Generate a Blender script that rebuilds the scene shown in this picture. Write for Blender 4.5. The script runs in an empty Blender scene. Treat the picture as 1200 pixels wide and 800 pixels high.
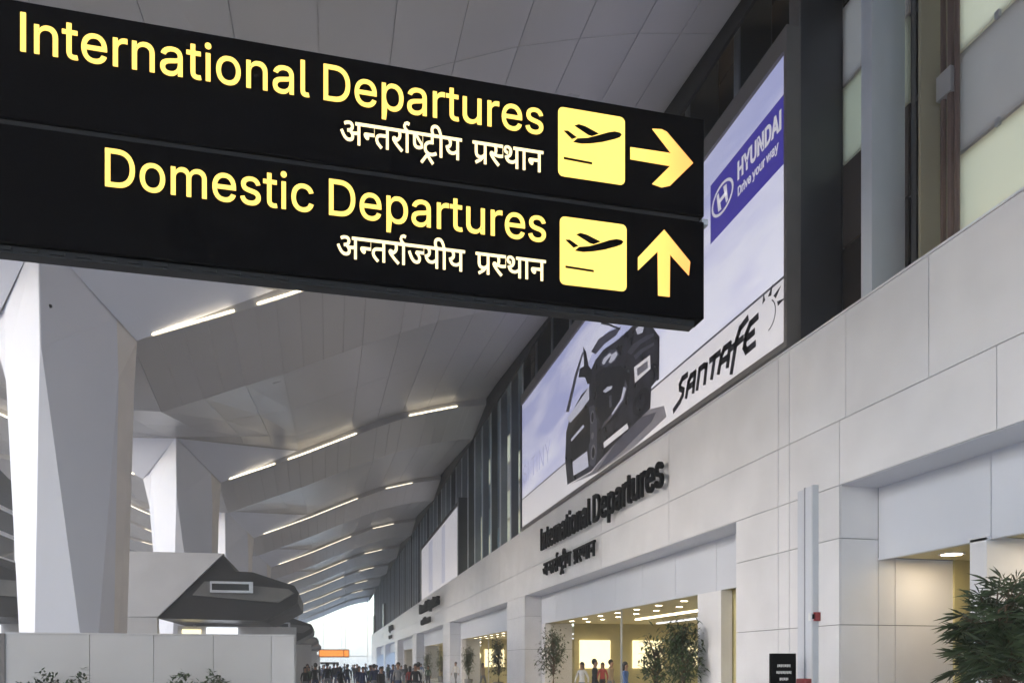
import bpy, bmesh, math, random, json
from mathutils import Vector, Matrix
random.seed(7)
S = bpy.context.scene
C = S.collection
R = math.radians

# ------------------------------------------------------------ camera
YAW = R(13.2)
EYE = 1.6
cam = bpy.data.cameras.new('camera')
cam.sensor_width = 36
cam.lens = 36 * 916 / 1200
cam.shift_y = 378 / 1200
cam.clip_start = 0.1
cam.clip_end = 6000
camo = bpy.data.objects.new('camera', cam)
camo.location = (0, 0, EYE)
camo.rotation_euler = (R(90), 0, -YAW)
C.objects.link(camo)
S.camera = camo

# ------------------------------------------------------------ light
SUN_EL, SUN_AZ = R(17), R(255)          # azimuth measured clockwise from +Y
w = bpy.data.worlds.new('World')
S.world = w
w.use_nodes = True
nt = w.node_tree
bg = nt.nodes['Background']
sky = nt.nodes.new('ShaderNodeTexSky')
sky.sky_type = 'NISHITA'
sky.sun_disc = False
sky.sun_elevation = SUN_EL
sky.sun_rotation = SUN_AZ
sky.air_density = 1.0
sky.dust_density = 1.0
nt.links.new(sky.outputs[0], bg.inputs[0])
bg.inputs[1].default_value = 0.15
sl = bpy.data.lights.new('sun', 'SUN')
sl.energy = 0.5
sl.angle = R(35)
sl.color = (1, 0.975, 0.97)
so = bpy.data.objects.new('sun', sl)
d = Vector((math.sin(SUN_AZ) * math.cos(SUN_EL), math.cos(SUN_AZ) * math.cos(SUN_EL), math.sin(SUN_EL)))
so.rotation_euler = d.to_track_quat('Z', 'Y').to_euler()
so.location = d * 60
C.objects.link(so)
S.view_settings.view_transform = 'Standard'
S.view_settings.look = 'None'
S.view_settings.gamma = 1
S.view_settings.exposure = 2.85
S.cycles.use_denoising = True
S.cycles.max_bounces = 10
S.cycles.diffuse_bounces = 6
S.cycles.transparent_max_bounces = 16
S.cycles.sample_clamp_indirect = 6

# ------------------------------------------------------------ measuring helpers (photo pixel -> point on a real plane)
cs, sn = math.cos(YAW), math.sin(YAW)
def onX(px, py, X):                      # point of the plane x = X seen at a pixel -> (Y, Z)
    u = (px - 600) / 916
    Y = X * (cs - u * sn) / (sn + u * cs)
    return Y, EYE + (778 - py) / 916 * (X * sn + Y * cs)
def onY(px, py, Y):                      # point of the plane y = Y seen at a pixel -> (X, Z)
    u = (px - 600) / 916
    X = Y * (sn + u * cs) / (cs - u * sn)
    return X, EYE + (778 - py) / 916 * (X * sn + Y * cs)

# ------------------------------------------------------------ materials
MATS = {}
def mat(name, col, rough=0.6, metal=0.0, var=0.06, scale=2.0, bump=0.0, bscale=40, emit=None, es=0.0, spec=0.5, alpha=None, streak=0.0):
    m = bpy.data.materials.new(name)
    m.use_nodes = True
    n = m.node_tree
    p = n.nodes['Principled BSDF']
    p.inputs['Roughness'].default_value = rough
    p.inputs['Metallic'].default_value = metal
    p.inputs['Specular IOR Level'].default_value = spec
    tc = n.nodes.new('ShaderNodeTexCoord')
    if var > 0:
        geo = n.nodes.new('ShaderNodeNewGeometry')
        no = n.nodes.new('ShaderNodeTexNoise')
        no.inputs['Scale'].default_value = scale
        no.inputs['Detail'].default_value = 6
        if streak:
            mp = n.nodes.new('ShaderNodeMapping'); mp.inputs['Scale'].default_value = (1, 1, streak)
            n.links.new(geo.outputs['Position'], mp.inputs[0]); n.links.new(mp.outputs[0], no.inputs[0])
        else:
            n.links.new(geo.outputs['Position'], no.inputs[0])
        mr = n.nodes.new('ShaderNodeMapRange')
        mr.inputs['From Min'].default_value = 0.3; mr.inputs['From Max'].default_value = 0.7
        mr.inputs['To Min'].default_value = 1 - var; mr.inputs['To Max'].default_value = 1 + var
        n.links.new(no.outputs['Fac'], mr.inputs[0])
        oi = n.nodes.new('ShaderNodeObjectInfo')
        mr2 = n.nodes.new('ShaderNodeMapRange')
        mr2.inputs['To Min'].default_value = 1 - var * .6; mr2.inputs['To Max'].default_value = 1 + var * .6
        n.links.new(oi.outputs['Random'], mr2.inputs[0])
        mu = n.nodes.new('ShaderNodeMath'); mu.operation = 'MULTIPLY'
        n.links.new(mr.outputs[0], mu.inputs[0]); n.links.new(mr2.outputs[0], mu.inputs[1])
        hs = n.nodes.new('ShaderNodeVectorMath'); hs.operation = 'SCALE'
        hs.inputs[0].default_value = col
        n.links.new(mu.outputs[0], hs.inputs['Scale'])
        n.links.new(hs.outputs[0], p.inputs['Base Color'])
        rr = n.nodes.new('ShaderNodeMapRange')
        rr.inputs['To Min'].default_value = max(0.03, rough - .1); rr.inputs['To Max'].default_value = min(1, rough + .1)
        n.links.new(no.outputs['Fac'], rr.inputs[0]); n.links.new(rr.outputs[0], p.inputs['Roughness'])
    else:
        p.inputs['Base Color'].default_value = (*col, 1)
    if bump > 0:
        b = n.nodes.new('ShaderNodeBump'); b.inputs['Strength'].default_value = bump; b.inputs['Distance'].default_value = 0.01
        nb = n.nodes.new('ShaderNodeTexNoise'); nb.inputs['Scale'].default_value = bscale
        g2 = n.nodes.new('ShaderNodeNewGeometry')
        n.links.new(g2.outputs['Position'], nb.inputs[0])
        n.links.new(nb.outputs['Fac'], b.inputs['Height']); n.links.new(b.outputs[0], p.inputs['Normal'])
    if emit:
        p.inputs['Emission Color'].default_value = (*emit, 1)
        p.inputs['Emission Strength'].default_value = es
    MATS[name] = m
    return m

M_floor = mat('polished_stone_floor', (.60, .60, .61), .28, var=.12, scale=.6)
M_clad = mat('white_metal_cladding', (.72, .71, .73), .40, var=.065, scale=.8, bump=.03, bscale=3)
M_cladback = mat('cladding_joint', (.16, .16, .17), .8, var=0)
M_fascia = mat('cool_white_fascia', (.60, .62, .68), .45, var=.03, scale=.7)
M_ceil = mat('perforated_grey_ceiling', (.42, .405, .40), .32, var=.03, scale=.5, bump=.1, bscale=60)
M_ceilback = mat('pale_ceiling_batten', (.43, .415, .405), .5, var=0)
M_col = mat('white_painted_column', (.70, .705, .755), .5, var=.025, scale=.5)
M_colwarm = mat('warm_lit_column_face', (.72, .67, .62), .55, var=.06, scale=1)  # warm light on the column's narrow right face, put into its colour
M_cap = mat('white_capital_panel', (.66, .67, .73), .5, var=.03, scale=.5)
M_fin = mat('grey_metal_fin', (.24, .26, .30), .4, metal=.1, var=.08, scale=.7)
M_finlight = mat('pale_metal_fin', (.54, .57, .62), .4, metal=.1, var=.06, scale=.7)
M_findark = mat('charcoal_metal_fin', (.075, .078, .09), .32, metal=.3, var=.15, scale=.5)
M_brown = mat('brown_grey_frame', (.17, .155, .15), .5, var=.08)
M_pipe = mat('brown_pipe_paint', (.13, .085, .075), .45, var=.1)
M_black = mat('black_sign_paint', (.0012, .0012, .002), .6, var=.15, scale=3, spec=.03)
M_rail = mat('dark_aluminium_rail', (.012, .012, .014), .45, var=.1, spec=.25)
M_rod = mat('steel_rod', (.4, .4, .42), .4, metal=.7, var=.05)
def glassy(name, col, rough=.12, tr=0.0):
    m = mat(name, col, rough, var=.14, scale=.45, spec=.6, streak=.35)
    if tr:                                # frosted glass: part of the daylight outside comes through
        n = m.node_tree; p = n.nodes['Principled BSDF']; o = n.nodes['Material Output']
        t = n.nodes.new('ShaderNodeBsdfTranslucent'); t.inputs[0].default_value = (*col, 1)
        mx_ = n.nodes.new('ShaderNodeMixShader'); mx_.inputs[0].default_value = tr
        n.links.new(p.outputs[0], mx_.inputs[1]); n.links.new(t.outputs[0], mx_.inputs[2]); n.links.new(mx_.outputs[0], o.inputs[0])
    return m
M_pan = {  # tone per panel, reflections in the glass put into the base colour
 'green': glassy('pale_green_panel', (.80, .72, .58), .25, .7),
 'grey': glassy('mid_grey_panel', (.56, .50, .46), .25, .6),
 'yellow': glassy('yellow_grey_panel', (.58, .54, .44), .2, .7),
 'brown': glassy('dark_brown_panel', (.09, .075, .07), .12),
 'dark': glassy('near_black_panel', (.035, .03, .03), .1),
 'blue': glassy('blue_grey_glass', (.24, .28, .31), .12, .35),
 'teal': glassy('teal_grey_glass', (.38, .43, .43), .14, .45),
}
M_letter = mat('black_letter_paint', (.006, .006, .007), .6, var=.05, spec=.1)
M_tube = mat('warm_tube_light', (.9, .85, .7), .5, var=0, emit=(1, .86, .62), es=.9)
M_tubedim = mat('dim_tube_light', (.9, .85, .7), .5, var=0, emit=(1, .88, .68), es=.34)
M_down = mat('warm_downlight_lens', (.9, .85, .7), .5, var=0, emit=(1, .80, .50), es=8.0)
M_downbright = mat('bright_downlight_lens', (.9, .85, .7), .5, var=0, emit=(1, .80, .52), es=9.0)
M_interior = mat('warm_beige_plaster', (.50, .44, .22), .6, var=.2, scale=.8)
M_intceil = mat('warm_beige_ceiling', (.50, .44, .24), .6, var=.06, scale=1)
M_shop = mat('lit_shop_panel', (.55, .45, .25), .5, var=.2, scale=1.2, emit=(1, .84, .48), es=.26)
M_glow = mat('lit_white_panel', (.7, .7, .72), .5, var=0, emit=(.85, .9, 1), es=.22)
M_leaf = mat('dark_glossy_leaf', (.055, .085, .035), .38, var=.5, scale=5)
M_leaf2 = mat('mid_green_leaf', (.05, .085, .03), .4, var=.5, scale=5)
M_stem = mat('brown_stem', (.12, .08, .05), .8, var=.2)
M_pot = mat('grey_planter', (.22, .21, .2), .5, var=.1)
M_soil = mat('potting_soil', (.03, .02, .015), .95, var=.3, scale=20)
M_part = mat('pale_laminate_partition', (.52, .51, .505), .45, var=.04, scale=1)
M_canopy = mat('dark_bronze_canopy', (.022, .02, .019), .5, var=.2, scale=1.5)
M_canopy2 = mat('mid_grey_canopy_band', (.13, .125, .12), .45, var=.1, scale=1.5)
M_gable = mat('offwhite_gable_panel', (.58, .57, .57), .5, var=.05, scale=1)
M_silver = mat('silver_trim', (.5, .5, .52), .35, metal=.5, var=.05)
M_screen = mat('black_screen', (.01, .01, .012), .2, var=0)
M_red = mat('red_enamel', (.28, .03, .035), .4, var=.05)
M_white = mat('white_enamel', (.75, .75, .75), .4, var=.03)
M_orange = mat('orange_display', (.5, .2, .05), .5, var=.4, scale=6, emit=(1, .30, .05), es=.22)

def glass_mat():
    m = bpy.data.materials.new('clear_glass'); m.use_nodes = True
    n = m.node_tree; n.nodes.clear()
    o = n.nodes.new('ShaderNodeOutputMaterial'); mx = n.nodes.new('ShaderNodeMixShader')
    t = n.nodes.new('ShaderNodeBsdfTransparent'); g = n.nodes.new('ShaderNodeBsdfGlossy')
    fr = n.nodes.new('ShaderNodeFresnel'); fr.inputs[0].default_value = 1.4
    t.inputs[0].default_value = (.97, .98, .98, 1); g.inputs['Roughness'].default_value = .03
    n.links.new(fr.outputs[0], mx.inputs[0]); n.links.new(t.outputs[0], mx.inputs[1]); n.links.new(g.outputs[0], mx.inputs[2])
    n.links.new(mx.outputs[0], o.inputs[0])
    return m
M_glass = glass_mat()
M_tint = glass_mat(); M_tint.name = 'daylight_dimming_glass'  # tint added to cut the daylight reaching the columns from the left
for q in M_tint.node_tree.nodes:
    if q.type == 'BSDF_TRANSPARENT': q.inputs[0].default_value = (.74, .76, .80, 1)

# ------------------------------------------------------------ object helpers
ORG = {}
def put(o, label=None, cat=None, group=None, kind=None):
    if label: o['label'] = label
    if cat: o['category'] = cat
    if group: o['group'] = group
    if kind: o['kind'] = kind
    return o
def thing(name, loc, label, cat, group=None):
    o = bpy.data.objects.new(name, None); o.empty_display_size = .2
    o.location = loc; C.objects.link(o); ORG[o.name] = Vector(loc)
    return put(o, label, cat, group)
class MB:
    """collects polygons in world coordinates; build() links them as ONE mesh object"""
    def __init__(s): s.v = []; s.f = []; s.m = []; s.mi = 0; s.smooth = False
    def poly(s, pts):
        b = len(s.v); s.v += [tuple(p) for p in pts]; s.f.append(tuple(range(b, b + len(pts)))); s.m.append(s.mi)
    def box(s, x0, x1, y0, y1, z0, z1):
        b = len(s.v)
        s.v += [(x0, y0, z0), (x1, y0, z0), (x1, y1, z0), (x0, y1, z0), (x0, y0, z1), (x1, y0, z1), (x1, y1, z1), (x0, y1, z1)]
        for f in ((0, 3, 2, 1), (4, 5, 6, 7), (0, 1, 5, 4), (1, 2, 6, 5), (2, 3, 7, 6), (3, 0, 4, 7)):
            s.f.append(tuple(b + i for i in f)); s.m.append(s.mi)
    def slab(s, pts, off):
        """polygon extruded by vector off"""
        n = len(pts); b = len(s.v)
        s.v += [tuple(p) for p in pts] + [tuple(Vector(p) + Vector(off)) for p in pts]
        s.f.append(tuple(range(b, b + n))); s.f.append(tuple(reversed(range(b + n, b + 2 * n))))
        s.m += [s.mi] * 2
        for i in range(n):
            j = (i + 1) % n
            s.f.append((b + j, b + i, b + n + i, b + n + j)); s.m.append(s.mi)
    def tube(s, pts, rad, n=8, cap=True):
        pts = [Vector(p) for p in pts]
        if not isinstance(rad, (list, tuple)): rad = [rad] * len(pts)
        rings = []
        for i, p in enumerate(pts):
            t = (pts[min(i + 1, len(pts) - 1)] - pts[max(i - 1, 0)]).normalized()
            a = t.cross(Vector((0, 0, 1)))
            if a.length < .05: a = t.cross(Vector((1, 0, 0)))
            a.normalize(); c = t.cross(a)
            b = len(s.v)
            for k in range(n):
                q = 2 * math.pi * k / n
                s.v.append(tuple(p + (a * math.cos(q) + c * math.sin(q)) * rad[i]))
            rings.append(b)
        for i in range(len(rings) - 1):
            for k in range(n):
                s.f.append((rings[i] + k, rings[i] + (k + 1) % n, rings[i + 1] + (k + 1) % n, rings[i + 1] + k)); s.m.append(s.mi)
        if cap:
            s.f.append(tuple(rings[0] + k for k in reversed(range(n)))); s.m.append(s.mi)
            s.f.append(tuple(rings[-1] + k for k in range(n))); s.m.append(s.mi)
    def disc(s, c, r, n=16, h=.03):
        s.slab([(c[0] + r * math.cos(2 * math.pi * k / n), c[1] + r * math.sin(2 * math.pi * k / n), c[2]) for k in range(n)], (0, 0, -h))
    def build(s, name, mats, parent=None, org=None, bevel=0, smooth=False):
        if not isinstance(mats, (list, tuple)): mats = [mats]
        if parent is not None: og = ORG[parent.name]
        elif org is not None: og = Vector(org)
        else: og = Vector((0, 0, 0))
        me = bpy.data.meshes.new(name)
        me.from_pydata([(v[0] - og.x, v[1] - og.y, v[2] - og.z) for v in s.v], [], s.f)
        for m in mats: me.materials.append(m)
        if len(mats) > 1: me.polygons.foreach_set('material_index', s.m)
        bm = bmesh.new(); bm.from_mesh(me); bmesh.ops.recalc_face_normals(bm, faces=bm.faces)
        if bevel: bmesh.ops.bevel(bm, geom=list(bm.edges), offset=bevel, segments=1, affect='EDGES')
        if smooth:
            for f in bm.faces: f.smooth = True
        bm.to_mesh(me); bm.free()
        o = bpy.data.objects.new(name, me)
        C.objects.link(o)
        if parent is not None: o.parent = parent
        else: o.location = og
        ORG[o.name] = og.copy()
        return o
def copy_tree(o, parent=None):
    c = o.copy(); C.objects.link(c); c.parent = parent
    for ch in list(o.children): copy_tree(ch, c)
    return c
def relabel(o, label): o['label'] = label; return o

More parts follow.
